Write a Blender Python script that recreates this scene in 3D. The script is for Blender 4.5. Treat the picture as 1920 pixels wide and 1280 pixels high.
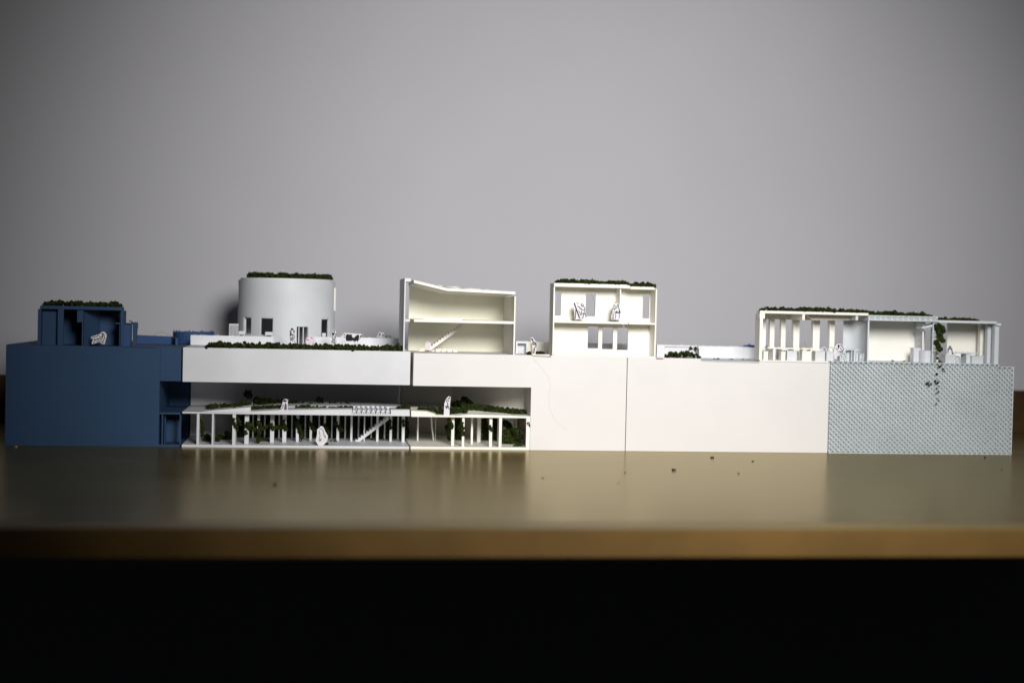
import bpy, math, random
from mathutils import Vector, noise
random.seed(7)
C = bpy.context.scene
for o in list(bpy.data.objects): bpy.data.objects.remove(o)

# ------------------------------------------------------------------ camera
FPX, DIST = 2667.0, 1520.0                      # focal length in photo pixels, distance to the cut face (mm)
YAW, PITCH, ROLL, CH = math.radians(7.866), math.radians(1.305), math.radians(1.299), 150.9
CAM = Vector((-DIST*math.sin(YAW), -DIST*math.cos(YAW), CH))
FW = Vector((math.sin(YAW)*math.cos(PITCH), math.cos(YAW)*math.cos(PITCH), -math.sin(PITCH)))
R0 = Vector((math.cos(YAW), -math.sin(YAW), 0)); U0 = R0.cross(FW)
RT = R0*math.cos(ROLL) + U0*math.sin(ROLL); UP = -R0*math.sin(ROLL) + U0*math.cos(ROLL)
from mathutils import Matrix
cam = bpy.data.cameras.new('camera'); camo = bpy.data.objects.new('camera', cam); C.collection.objects.link(camo)
m = Matrix((RT, UP, -FW)).transposed().to_4x4(); m.translation = CAM*0.001
camo.matrix_world = m
cam.sensor_width = 36; cam.lens = FPX/1920*36; cam.clip_start = .05; cam.clip_end = 50
cam.dof.use_dof = True; cam.dof.focus_distance = 1.51; cam.dof.aperture_fstop = 3.3
C.camera = camo

# ------------------------------------------------------------------ world and lamp
w = bpy.data.worlds.new('World'); C.world = w; w.use_nodes = True
w.node_tree.nodes['Background'].inputs[0].default_value = (.75, .85, 1, 1)
w.node_tree.nodes['Background'].inputs[1].default_value = 0.005
ld = bpy.data.lights.new('ceiling_spot', 'SPOT'); ld.energy = 106; ld.color = (1.0, .975, .95)
ld.spot_size = math.radians(64); ld.spot_blend = 1.0; ld.shadow_soft_size = .21
lo = bpy.data.objects.new('ceiling_spot', ld); C.collection.objects.link(lo)
lo.location = (.10, -1.26, .55)
lo.rotation_euler = (Vector((.13, .10, .20)) - Vector(lo.location)).to_track_quat('-Z', 'Y').to_euler()
vs = C.view_settings
vs.view_transform = 'Standard'; vs.look = 'None'; vs.exposure = 0; vs.gamma = 1; vs.use_curve_mapping = False

# ------------------------------------------------------------------ pixel -> place (millimetres)
def ray(px, py): return FW + RT*((px-960)/FPX) - UP*((py-640)/FPX)
def P(px, py, Y=0):
    d = ray(px, py); t = (Y-CAM.y)/d.y; q = CAM + d*t
    return q.x, q.z
def X(px, py, Y=0): return P(px, py, Y)[0]
def Z(px, py, Y=0): return P(px, py, Y)[1]
def G(px, py, z):
    d = ray(px, py); t = (z-CAM.z)/d.z; q = CAM + d*t
    return q.x, q.y

# ------------------------------------------------------------------ materials
def nt(name):
    mt = bpy.data.materials.new(name); mt.use_nodes = True
    return mt, mt.node_tree, mt.node_tree.nodes['Principled BSDF']
def col_noise(t, b, c1, c2, scale, detail=4, coord='Object'):
    tc = t.nodes.new('ShaderNodeTexCoord'); n = t.nodes.new('ShaderNodeTexNoise'); r = t.nodes.new('ShaderNodeValToRGB')
    n.inputs['Scale'].default_value = scale; n.inputs['Detail'].default_value = detail
    r.color_ramp.elements[0].color = (*c1, 1); r.color_ramp.elements[1].color = (*c2, 1)
    r.color_ramp.elements[0].position = .35; r.color_ramp.elements[1].position = .65
    t.links.new(tc.outputs[coord], n.inputs['Vector']); t.links.new(n.outputs['Fac'], r.inputs['Fac']); t.links.new(r.outputs['Color'], b.inputs['Base Color'])
    return tc, n
def plastic(name, c, rough=.45, hatch=0, ribs=0, var=.06, spec=.35):
    mt, t, b = nt(name)
    tc, n = col_noise(t, b, tuple(v*(1-var) for v in c), tuple(min(1, v*(1+var*.5)) for v in c), 22, 6)
    b.inputs['Roughness'].default_value = rough
    b.inputs['Specular IOR Level'].default_value = spec
    bump = t.nodes.new('ShaderNodeBump'); bump.inputs['Strength'].default_value = .10; bump.inputs['Distance'].default_value = .0004
    h = None
    if ribs or hatch:
        mp = t.nodes.new('ShaderNodeMapping'); t.links.new(tc.outputs['Object'], mp.inputs['Vector'])
        if hatch: mp.inputs['Rotation'].default_value = (0, math.radians(45), 0)
        wv = t.nodes.new('ShaderNodeTexWave'); wv.wave_type = 'BANDS'; wv.bands_direction = 'X'
        wv.inputs['Scale'].default_value = 330 if hatch else 210
        wv.inputs['Distortion'].default_value = .6 if hatch else 1.6; wv.inputs['Detail'].default_value = 3; wv.inputs['Detail Scale'].default_value = .6
        t.links.new(mp.outputs['Vector'], wv.inputs['Vector'])
        n2 = t.nodes.new('ShaderNodeTexNoise'); n2.inputs['Scale'].default_value = 60; t.links.new(tc.outputs['Object'], n2.inputs['Vector'])
        ml = t.nodes.new('ShaderNodeMath'); ml.operation = 'MULTIPLY'
        t.links.new(wv.outputs['Fac'], ml.inputs[0]); t.links.new(n2.outputs['Fac'], ml.inputs[1])
        t.links.new(ml.outputs[0], bump.inputs['Height'])
        bump.inputs['Strength'].default_value = .35 if ribs else .22
    else:
        n2 = t.nodes.new('ShaderNodeTexNoise'); n2.inputs['Scale'].default_value = 900; n2.inputs['Detail'].default_value = 3
        t.links.new(tc.outputs['Object'], n2.inputs['Vector']); t.links.new(n2.outputs['Fac'], bump.inputs['Height'])
    t.links.new(bump.outputs['Normal'], b.inputs['Normal'])
    return mt
def flat(name, c, rough=.8, var=.15, scale=300):
    mt, t, b = nt(name); col_noise(t, b, tuple(v*(1-var) for v in c), tuple(min(1, v*(1+var)) for v in c), scale)
    b.inputs['Roughness'].default_value = rough; b.inputs['Specular IOR Level'].default_value = .2
    return mt
M = {}
M['blue'] = plastic('blue_print', (.030, .067, .138), .6, spec=.15)
M['blue_rib'] = plastic('blue_print_ribbed', (.032, .075, .18), .6, spec=.15, ribs=1)
M['white'] = plastic('cool_white_print', (.63, .642, .675), .45)
M['white_rib'] = plastic('cool_white_print_ribbed', (.60, .625, .65), .45, ribs=1)
M['bright'] = plastic('lit_white_print', (.70, .715, .745), .5, ribs=1)  # lit copy of the ribbed white: stronger light on parapets put into the colour
M['cream'] = plastic('cream_print', (.68, .668, .66), .5, hatch=1, var=.02)
M['cream_in'] = plastic('cream_print_ribbed', (.83, .815, .75), .5, ribs=1)
M['ivory'] = plastic('ivory_print', (.86, .845, .70), .5, ribs=1)
M['ice'] = plastic('pale_blue_print', (.57, .62, .64), .4)
M['ice_rib'] = plastic('pale_blue_print_ribbed', (.56, .595, .63), .4, ribs=1)
M['paper'] = flat('white_paper', (.70, .685, .73), .85, .04)
M['pinkpaper'] = flat('pink_paper', (.70, .62, .67), .85, .04)
M['ink'] = flat('black_ink', (.012, .011, .016), .7, .2)
M['grey_ink'] = flat('grey_ink', (.22, .20, .25), .8, .2)
M['red_ink'] = flat('red_ink', (.30, .02, .03), .7, .2)
M['stick'] = flat('bare_wood', (.46, .27, .09), .7, .2)
M['scrap'] = flat('bright_blue_plastic', (.015, .06, .32), .4, .1)
M['strand'] = flat('brown_hair', (.16, .10, .06), .6, .1)
M['rock'] = flat('dark_crumb', (.05, .04, .03), .9, .3)
mt, t, b = nt('green_moss'); col_noise(t, b, (.007, .011, .003), (.034, .047, .011), 420, 3); b.inputs['Roughness'].default_value = 1; b.inputs['Specular IOR Level'].default_value = .05
M['moss'] = mt
# desk top: worn varnished board
mt, t, b = nt('varnished_board'); M['desk'] = mt
tc = t.nodes.new('ShaderNodeTexCoord'); mp = t.nodes.new('ShaderNodeMapping'); mp.inputs['Scale'].default_value = (1.2, 4, 1)
n = t.nodes.new('ShaderNodeTexNoise'); n.inputs['Scale'].default_value = 4; n.inputs['Detail'].default_value = 6
r = t.nodes.new('ShaderNodeValToRGB'); r.color_ramp.elements[0].color = (.105, .074, .018, 1); r.color_ramp.elements[1].color = (.140, .102, .028, 1)
r.color_ramp.elements[0].position = .3; r.color_ramp.elements[1].position = .7
t.links.new(tc.outputs['Object'], mp.inputs['Vector']); t.links.new(mp.outputs['Vector'], n.inputs['Vector']); t.links.new(n.outputs['Fac'], r.inputs['Fac'])
sn = t.nodes.new('ShaderNodeTexNoise'); sn.inputs['Scale'].default_value = 26; sn.inputs['Detail'].default_value = 5; t.links.new(tc.outputs['Object'], sn.inputs['Vector'])
sr = t.nodes.new('ShaderNodeValToRGB'); sr.color_ramp.elements[0].position = .24; sr.color_ramp.elements[1].position = .36
sr.color_ramp.elements[0].color = (.55, .5, .45, 1); sr.color_ramp.elements[1].color = (1, 1, 1, 1); t.links.new(sn.outputs['Fac'], sr.inputs['Fac'])
mx = t.nodes.new('ShaderNodeMixRGB'); mx.blend_type = 'MULTIPLY'; mx.inputs[0].default_value = 1
t.links.new(r.outputs['Color'], mx.inputs[1]); t.links.new(sr.outputs['Color'], mx.inputs[2]); rr = t.nodes.new('ShaderNodeMapRange'); rr.inputs['To Min'].default_value = .20; rr.inputs['To Max'].default_value = .27
t.links.new(n.outputs['Fac'], rr.inputs['Value'])
df = t.nodes.new('ShaderNodeBsdfDiffuse'); gl = t.nodes.new('ShaderNodeBsdfGlossy'); ms = t.nodes.new('ShaderNodeMixShader'); fr_ = t.nodes.new('ShaderNodeFresnel')
fr_.inputs['IOR'].default_value = 1.36; gl.inputs['Color'].default_value = (.78, .70, .52, 1)
t.links.new(rr.outputs[0], gl.inputs['Roughness']); t.links.new(mx.outputs[0], df.inputs['Color'])
t.links.new(fr_.outputs[0], ms.inputs[0]); t.links.new(df.outputs[0], ms.inputs[1]); t.links.new(gl.outputs[0], ms.inputs[2])
t.nodes.remove(b); t.links.new(ms.outputs[0], t.nodes['Material Output'].inputs['Surface'])
M['strip'] = flat('pale_front_strip', (.25, .180, .058), .42, .08, 10)  # tan paler than the desktop, for the strip along the front
M['edge'] = flat('brown_edge_band', (.155, .088, .024), .65, .14, 14)
M['rail'] = flat('dark_wood', (.055, .030, .012), .5, .3, 20)
mt, t, b = nt('painted_wall'); tc, n = col_noise(t, b, (.402, .402, .432), (.428, .428, .458), 2.5, 5); b.inputs['Roughness'].default_value = .75
bp = t.nodes.new('ShaderNodeBump'); bp.inputs['Strength'].default_value = .12; bp.inputs['Distance'].default_value = .002
n2 = t.nodes.new('ShaderNodeTexNoise'); n2.inputs['Scale'].default_value = 90; n2.inputs['Detail'].default_value = 6
t.links.new(tc.outputs['Object'], n2.inputs['Vector']); t.links.new(n2.outputs['Fac'], bp.inputs['Height']); t.links.new(bp.outputs['Normal'], b.inputs['Normal'])
M['wall'] = mt

# ------------------------------------------------------------------ mesh builder (world millimetres)
class MB:
    def __init__(s): s.v = []; s.f = []
    def add(s, vs, fs):
        k = len(s.v); s.v += [tuple(a) for a in vs]; s.f += [tuple(i+k for i in q) for q in fs]; return s
    def box(s, x0, x1, y0, y1, z0, z1):
        x0, x1 = sorted((x0, x1)); y0, y1 = sorted((y0, y1)); z0, z1 = sorted((z0, z1))
        return s.add([(x0,y0,z0),(x1,y0,z0),(x1,y1,z0),(x0,y1,z0),(x0,y0,z1),(x1,y0,z1),(x1,y1,z1),(x0,y1,z1)],
                     [(3,2,1,0),(4,5,6,7),(0,1,5,4),(1,2,6,5),(2,3,7,6),(3,0,4,7)])
    def prism(s, poly, y0, y1):                        # outline in XZ, thickness along Y
        a = sum(poly[i][0]*poly[(i+1)%len(poly)][1]-poly[(i+1)%len(poly)][0]*poly[i][1] for i in range(len(poly)))
        if a < 0: poly = poly[::-1]
        n = len(poly)
        return s.add([(x,y0,z) for x,z in poly]+[(x,y1,z) for x,z in poly],
                     [tuple(range(n)), tuple(range(2*n-1,n-1,-1))]+[(i,n+i,n+(i+1)%n,(i+1)%n) for i in range(n)])
    def plan(s, poly, z0, z1):                         # outline in XY
        a = sum(poly[i][0]*poly[(i+1)%len(poly)][1]-poly[(i+1)%len(poly)][0]*poly[i][1] for i in range(len(poly)))
        if a < 0: poly = poly[::-1]
        n = len(poly)
        return s.add([(x,y,z0) for x,y in poly]+[(x,y,z1) for x,y in poly],
                     [tuple(range(n-1,-1,-1)), tuple(range(n,2*n))]+[(i,(i+1)%n,n+(i+1)%n,n+i) for i in range(n)])
    def wall(s, path, th, z0, z1):                     # vertical wall of even thickness along an XY path
        n = len(path); L = []; R = []
        for i, p in enumerate(path):
            a = Vector(path[max(0,i-1)]); c = Vector(path[min(n-1,i+1)]); d = (c-a).normalized(); nn = Vector((-d.y, d.x))
            L.append((p[0]+nn.x*th/2, p[1]+nn.y*th/2)); R.append((p[0]-nn.x*th/2, p[1]-nn.y*th/2))
        zz = z1 if isinstance(z1, (list, tuple)) else [z1]*n
        V = [(*L[i], z0) for i in range(n)]+[(*R[i], z0) for i in range(n)]+[(*L[i], zz[i]) for i in range(n)]+[(*R[i], zz[i]) for i in range(n)]
        F = []
        for i in range(n-1):
            F += [(i,i+1,2*n+i+1,2*n+i)[::-1], (n+i,n+i+1,3*n+i+1,3*n+i), (2*n+i,2*n+i+1,3*n+i+1,3*n+i)[::-1], (i,i+1,n+i+1,n+i)]
        F += [(0,n,3*n,2*n), (n-1,2*n-1,4*n-1,3*n-1)[::-1]]
        return s.add(V, F)
    def tube(s, pts, r, seg=6):
        pts = [Vector(p) for p in pts]; V = []; F = []
        for i, p in enumerate(pts):
            d = (pts[min(i+1,len(pts)-1)]-pts[max(i-1,0)]).normalized()
            a = d.cross(Vector((0,1,.3))).normalized(); b = d.cross(a)
            rr = r[i] if isinstance(r, (list, tuple)) else r
            V += [p+(a*math.cos(2*math.pi*k/seg)+b*math.sin(2*math.pi*k/seg))*rr for k in range(seg)]
        for i in range(len(pts)-1):
            for k in range(seg): F.append((i*seg+k, i*seg+(k+1)%seg, (i+1)*seg+(k+1)%seg, (i+1)*seg+k))
        F += [tuple(range(seg))[::-1], tuple(range((len(pts)-1)*seg, len(pts)*seg))]
        return s.add(V, F)
    def cyl(s, cx, cy, r, z0, z1, seg=40):
        return s.plan([(cx+r*math.cos(2*math.pi*k/seg), cy+r*math.sin(2*math.pi*k/seg)) for k in range(seg)], z0, z1)
    def bar(s, a, b, w, y0, y1):                       # flat bar between two XZ points
        a = Vector(a); b = Vector(b); d = (b-a).normalized(); n = Vector((-d.y, d.x))*w/2
        return s.prism([tuple(a+n), tuple(b+n), tuple(b-n), tuple(a-n)], y0, y1)
    def blob(s, x, y, z, r, k=.45):
        ph = random.random()*6.28; sq = .75+random.random()*.5
        V = []
        for q in ICO_V:
            f = r*(1+random.uniform(-k, k)); V.append((x+(q[0]*math.cos(ph)-q[1]*math.sin(ph))*f, y+(q[0]*math.sin(ph)+q[1]*math.cos(ph))*f, z+q[2]*f*sq))
        return s.add(V, ICO_F)
    def build(s, name, mat, parent=None, bevel=0, smooth=False):
        o3 = parent['_o'] if parent else None
        off = Vector(o3) if o3 else Vector((0,0,0))
        me = bpy.data.meshes.new(name); me.from_pydata([((x-off.x)*.001, (y-off.y)*.001, (z-off.z)*.001) for x,y,z in s.v], [], s.f); me.update()
        me.materials.append(M[mat] if isinstance(mat, str) else mat)
        o = bpy.data.objects.new(name, me); C.collection.objects.link(o)
        if smooth:
            for p in me.polygons: p.use_smooth = True
        if bevel:
            bv = o.modifiers.new('bevel', 'BEVEL'); bv.width = bevel*.001; bv.segments = 2; bv.limit_method = 'ANGLE'; bv.harden_normals = False
        if parent: o.parent = parent['_e']
        return {'_e': o, '_o': o3 or (0,0,0)}
import bmesh
_b = bmesh.new(); bmesh.ops.create_icosphere(_b, subdivisions=1, radius=1)
ICO_V = [tuple(v.co) for v in _b.verts]; ICO_F = [tuple(v.index for v in f.verts) for f in _b.faces]; _b.free()

def tag(h, label, cat, group=None, kind=None):
    o = h['_e'] if isinstance(h, dict) else h
    o['label'] = label; o['category'] = cat
    if group: o['group'] = group
    if kind: o['kind'] = kind
    return h
def thing(name, at, label, cat, group=None):
    e = bpy.data.objects.new(name, None); e.empty_display_size = .01; C.collection.objects.link(e)
    e.location = (at[0]*.001, at[1]*.001, at[2]*.001)
    h = {'_e': e, '_o': tuple(at)}
    return tag(h, label, cat, group)
def struct(name, mb, mat):
    h = mb.build(name, mat); h['_e']['kind'] = 'structure'; return h
def origin_to_base(h):                                  # a one-mesh thing: put its origin at the foot of its shape
    o = h['_e']; me = o.data; xs = [v.co for v in me.vertices]
    c = Vector((sum(v.x for v in xs)/len(xs), sum(v.y for v in xs)/len(xs), min(v.z for v in xs)))
    me.transform(Matrix.Translation(-c)); o.location = c
    return h
def solo(name, mb, mat, label, cat, group=None, bevel=0, smooth=False):
    return tag(origin_to_base(mb.build(name, mat, None, bevel, smooth)), label, cat, group)
def ragged(mb, path, z, r=.45, step=2.2, hmax=1.6):      # loose printing strings and burrs along a rim
    for i in range(len(path)-1):
        a = Vector(path[i]); b = Vector(path[i+1]); L = (b-a).length; n = max(1, int(L/step))
        for k in range(n):
            if random.random() < .35: continue
            p = a.lerp(b, (k+random.random())/n); q = p+(b-a).normalized()*random.uniform(-2.5, 2.5)
            h = (.15+.85*random.random())*hmax
            mb.tube([(p.x, p.y+random.uniform(-.4,.4), z-.3), ((p.x+q.x)/2, (p.y+q.y)/2, z+h+.1), (q.x, q.y, z-.2)], r*random.uniform(.6, 1.2), 5)

# ------------------------------------------------------------------ setting
WALL_Y = 300
struct('wall', MB().box(-3500, 3500, WALL_Y, WALL_Y+100, -1200, 3200), 'wall')
desk = thing('desk', (0, -541, -20), 'wide varnished desk with a brown front edge carrying the whole model', 'desk')
MB().box(-1500, 1500, -508, WALL_Y-2, -20, 0).build('desktop', 'desk', desk, 0)
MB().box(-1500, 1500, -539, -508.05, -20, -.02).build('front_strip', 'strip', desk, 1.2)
MB().box(-1500, 1500, -541.5, -539, -19.8, -.25).build('edge_band', 'edge', desk, .6)
MB().box(-1500, 1500, WALL_Y-18, WALL_Y-2, 0.05, 57).build('back_rail', 'rail', desk, 1.0)

ZD = 102.6            # height of the model's deck
DEEP = 235            # how far the printed blocks reach back
ZM0 = Z(560, 777.5)   # underside of the middle slab
ZMT = ZM0+1.9
RY = 100              # back of the open recess

# ================================================================== BLUE SECTION
bx0, bx1, bxr = X(10, 740), X(339.5, 690), X(299, 740)
blue = thing('model_section', ((bx0+bx1)/2, DEEP/2, 0), 'dark blue printed end block of the model with a blank front', 'model section', 'printed sections of the model')
zb1, zb2 = Z(320, 714.5), Z(320, 773)
MB().box(bx0, bxr, 0, DEEP, 0, ZD+.6).build('front_block', 'blue', blue, .35)
MB().box(bxr+.05, bx1, 0, DEEP, zb1, ZD+.6).build('upper_block', 'blue', blue, .3)
MB().box(bxr+.05, bx1+.3, RY, DEEP, 0, zb1-.05).build('recess_wall', 'blue', blue)
MB().box(bxr+.05, bx1-.2, .5, RY-.05, zb2-2, zb2).build('middle_slab', 'blue', blue, .2)
MB().box(bxr+.05, bx1-.2, .5, RY-.05, 0, 2.6).build('base_slab', 'blue', blue, .2)
for a, c, y in ((302.5, 305, 2), (306.5, 308.5, 9), (336, 338.5, 3)):
    MB().box(X(a, 805), X(c, 805), y, y+8, 2.6, zb2-2).build('column', 'blue', blue, .15)
MB().prism([(X(309,805,30), 2.6), (X(337,805,30), 2.6), (X(337,805,30), Z(320,787,30)), (X(309,805,30), Z(320,787,30))], 30, 34).build('inner_panel', 'blue', blue)
MB().prism([P(229, 650.2, -.25), P(295, 651.6, -.25), P(295, 652.3, -.25), P(229, 650.9, -.25)], -.25, .3).build('slot', 'ink', blue)
mb = MB(); ya = 110
pth = [(X(250, 640, ya), ya), (X(322, 640, ya), ya), (X(331, 640, ya-4), ya-10), (X(334, 640, ya-4), ya-22)]
zt = Z(300, 630.5, ya); mb.wall(pth, 2.4, ZD+.6, [zt+1.2, zt, zt-1.0, zt-1.4]); ragged(mb, pth[:2], zt+.4, .3, 3, .8)
mb.build('parapet', 'blue_rib', blue)
# blue house
hx0, hx1 = X(70.5, 610), X(233, 610); HD = 24; zf = ZD+.65
bh = thing('model_house', ((hx0+hx1)/2, 12, zf), 'small dark blue cut-open house with moss on its flat roof', 'model house', 'cut-open model houses')
zr0, zr1 = Z(72, 579), Z(228, 586)
zc = (Z(90, 577.5)+Z(200, 583.5))/2; zrt = zc+3.6
MB().plan([(hx0+2,.2), (hx1-2,.2), (X(233,575,HD),HD), (X(228,575,50),50), (hx0+4,50)], zc, zrt).build('roof', 'blue', bh, .4)
MB().box(hx0, X(76.5, 610), .4, HD+26, zf, zc-.05).build('wall', 'blue', bh, .25)
MB().box(X(226, 610), hx1-1.2, .4, HD, zf, zc-.05).build('wall', 'blue', bh, .25)
MB().prism([(X(76.5,610,9)+.1, zf), (X(108,610,9), zf), (X(108,610,9), zc-.1), (X(76.5,610,9)+.1, zc-.1)], 9, 12).build('back_panel', 'blue', bh)
MB().plan([(X(108,610,1),1), (X(119,610,1),1), (X(119,610,1),4), (X(108,610,9)-.2,12.2)], zf, zc-.1).build('pier', 'blue', bh, .2)
MB().box(X(119.2,610,46), X(226,610,46), 46, 49, zf, zc-.15).build('back_panel', 'blue', bh)
a, c = X(144.5,590,3), X(153.5,620,3)
zn = Z(149, 604, 3)
MB().prism([(a, zc-.2), (c+1.2, zc-.2), (c+1.2, zf), (c, zf), (c, zn), (a, zn)], 3, 44).build('partition', 'blue', bh, .15)
MB().plan([(c+1.4,8), (X(188,615,34),34), (X(224,615,42),42), (X(224,615,45),45), (c+1.4,45)], zf, zc-.3).build('slanted_wall', 'blue', bh)
# kiosk by the blue house
kb = thing('printed_kiosk', (X(235,640,4), 8, zf), 'little blue kiosk with a flat top beside the blue house', 'kiosk')
MB().box(X(223.5,625,3), X(245,625,3), 3, 14, zf, Z(232,607.5,3)).build('body', 'blue_rib', kb, .2)
MB().box(X(216.5,606,1), X(246.5,606,1), 1, 15.5, Z(232,607.5,3)+.05, Z(232,605.6,3)+.2).build('top', 'blue', kb, .15)
po = MB(); po.prism([P(249,646.5,5), P(254.5,646.5,5), P(258.5,607,5), P(257,604,5), P(248.5,604,5), P(246,602,5), P(242,600,5), P(241.5,600.8,5), P(248.5,606,5)], 5, 9)
solo('printed_post', po, 'blue', 'leaning blue post with a thin splinter right of the kiosk', 'post')
# round ragged tub
ty = 150; tr = (X(400,630,ty)-X(326,630,ty))/2; tx = X(363,630,ty); tz = Z(363,623,ty-tr)
circ = lambda cx, cy, r, a0=0, a1=2*math.pi, n=32: [(cx+r*math.cos(a0+(a1-a0)*k/n), cy+r*math.sin(a0+(a1-a0)*k/n)) for k in range(n+1)]
mb = MB(); mb.wall(circ(tx, ty, tr), 2.2, zf, tz); mb.cyl(tx, ty, tr-1, zf, zf+4); ragged(mb, circ(tx, ty, tr), tz, .5, 1.6, 1.6)
solo('round_planter', mb, 'blue_rib', 'round dark blue tub with a ragged rim on the blue deck', 'planter')

# ================================================================== WHITE SECTION
wx0, wx1 = X(342.5, 690), X(769.3, 690)
ws = thing('model_section', ((wx0+wx1)/2, DEEP/2, 0), 'cool white printed section with the round tower on its deck and an open arcade below', 'model section', 'printed sections of the model')
zw = (Z(345, 715.5)+Z(766, 722))/2
MB().box(wx0, wx1, 0, DEEP, zw, ZD+.9).build('upper_block', 'white', ws, .35)
lx1 = X(768.3, 800)
MB().plan([(wx0+.3,100), (X(420,760,110),112), (X(500,760,140),145), (X(600,760,155),172), (lx1,178), (lx1,DEEP), (wx0+.3,DEEP)], 0, zw-.05).build('recess_wall', 'white', ws)
MB().box(wx0+.4, lx1-.1, 0.2, 180, 0.01, 2.8).build('base_slab', 'white', ws, .25)
MB().box(wx0+.4, lx1-.1, 0.2, 180, ZM0, ZMT).build('middle_slab', 'white', ws, .2)
def terrain(mb, prof, y0, y1, zb, back=None):
    pts = [P(px, py, y0) for px, py in prof]; n = len(pts)
    bk = [P(px, py, y1) for px, py in (back or prof)]
    V = [(x, y0, z) for x, z in pts]+[(x, y0, zb) for x, z in pts]+[(bk[i][0], y1, bk[i][1]) for i in range(n)]+[(bk[i][0], y1, zb) for i in range(n)]
    F = []
    for i in range(n-1): F += [(i+1,i,n+i,n+i+1)[::-1], (i,i+1,2*n+i+1,2*n+i), (2*n+i,2*n+i+1,3*n+i+1,3*n+i)[::-1]]
    F += [(0,2*n,3*n,n), (n-1,2*n-1,4*n-1,3*n-1)]
    mb.add(V, F)
tm = MB()
terrain(tm, [(404,775), (440,773), (517,768.6), (600,767.6), (660,767)], .6, 34, ZMT-.3, [(408,771),(444,768),(517,763.5),(600,762),(660,761.5)])
terrain(tm, [(733,768), (768,768)], .6, 40, ZMT-.3, [(731,763), (765,763)])
terrain(tm, [(343.5,774), (390,770), (437,766), (470,763)], 5, 92, ZMT-.3, [(360,770), (400,764), (440,757), (475,752)])
terrain(tm, [(470,766), (520,762), (620,761), (700,761), (766,763)], 40, 92, ZMT-.3, [(478,757), (520,753), (620,753), (690,755), (745,757)])
tm.build('terrain', 'white', ws)
st = MB()
for i in range(8):
    x = 660+i*9.0
    a = P(x, 775, -.6); 
    st.prism([P(x,776,-.6), P(x+7.5,776.5,-.6), P(x+6.5,770,-.6), P(x+3.8,767,-.6), P(x+1,770.5,-.6)], -.6, 26)
    st.tube([(P(x+.5,770,-1)[0], -1, P(x,770,-1)[1]), (P(x+5,774,-1)[0], -1.1, P(x+5,774,-1)[1]), (P(x+8,769,-1)[0], -1, P(x+8,769,-1)[1])], .5, 5)
    st.tube([(P(x+3,768,8)[0], 4, P(x+3,768,4)[1]), (P(x-1,762,40)[0], 40, P(x-1,762,40)[1]), (P(x-3,759,70)[0], 70, P(x-3,759,70)[1])], .8, 5)
st.build('ribbed_steps', 'white', ws)
cols = [(368.5,373.5,836.2,26), (397,400.5,834,22), (435.5,441.8,835.5,24), (458.5,466.5,832.5,10), (482,487,831,5), (506.5,514,829.8,5), (529.5,537,829,5), (555,560.5,828,4),
        (580.5,585,827,4), (607,610.5,826.5,4), (631,636,826.5,4), (657,661,827,4), (682,684.5,827,4), (705.5,710,827.5,4), (730.5,735,827.5,4), (753.5,759,829.5,5)]
COLS = []
def column(a, c, by, dp, sec, mat, zf=2.8, zt=None):
    mid = (a+c)/2; y = min(G(mid, by, zf)[1], RY-6); y = max(1.0, y)
    COLS.append(((a+c)/2, y))
    return MB().box(X(a, 805, y), X(c, 805, y), y, min(y+dp, RY-.5), zf, (zt or ZM0)-.02).build('column', mat, sec, .25)
for a, c, by, dp in cols: column(a, c, by, dp, ws, 'white')
for x in (473, 495, 522, 546, 571, 597, 621, 646, 671, 695, 720, 745):
    MB().box(X(x, 800, 80), X(x+2.6, 800, 80), 80, 84, 2.82, ZM0-.02).build('column', 'white', ws, .2)
def stair(px0, py0, px1, py1, y, wd, n, sec, mat, name='staircase'):
    mb = MB(); a = Vector(P(px0, py0, y)); c = Vector(P(px1, py1, y)); d = (c-a)/n; th = abs(d.y)*.9
    poly = [tuple(a)]
    for i in range(n):
        q = a+d*i; poly += [(q.x, q.y+d.y), (q.x+d.x, q.y+d.y)]
    poly += [(c.x, c.y-th*1.6), (a.x+abs(d.x)*1.4, a.y)]
    mb.prism(poly, y, y+wd)
    return mb.build(name, mat, sec)
stair(661, 832.2, 729, 781, 52, 16, 13, ws, 'white')
# deck parapet with the gap in front of the tower
ZP = Z(440, 629.5, RY)
pa = MB(); yq = RY
p1 = [(X(357.5,640,yq), yq), (X(512,640,yq), yq), (X(528,640,yq+12), yq+14)]
pa.wall(p1, 2.4, ZD+.9, ZP); ragged(pa, p1[:2], ZP, .32, 4, .8)
p2 = [(X(600,645,yq+10), yq+16), (X(589,645,yq), yq), (X(640,645,yq), yq), (X(700,645,yq), yq), (X(744,645,yq-3), yq-2), (X(752,645,yq), yq-8)]
pa.wall(p2[1:], 2.4, ZD+.9, Z(690,633,yq)); ragged(pa, p2[2:5], Z(690,633,yq), .3, 4, .7)
pa.wall([p2[1], p2[0]], 2.0, ZD+.9, Z(595,632,yq))
pa.build('parapet', 'bright', ws)
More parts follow.
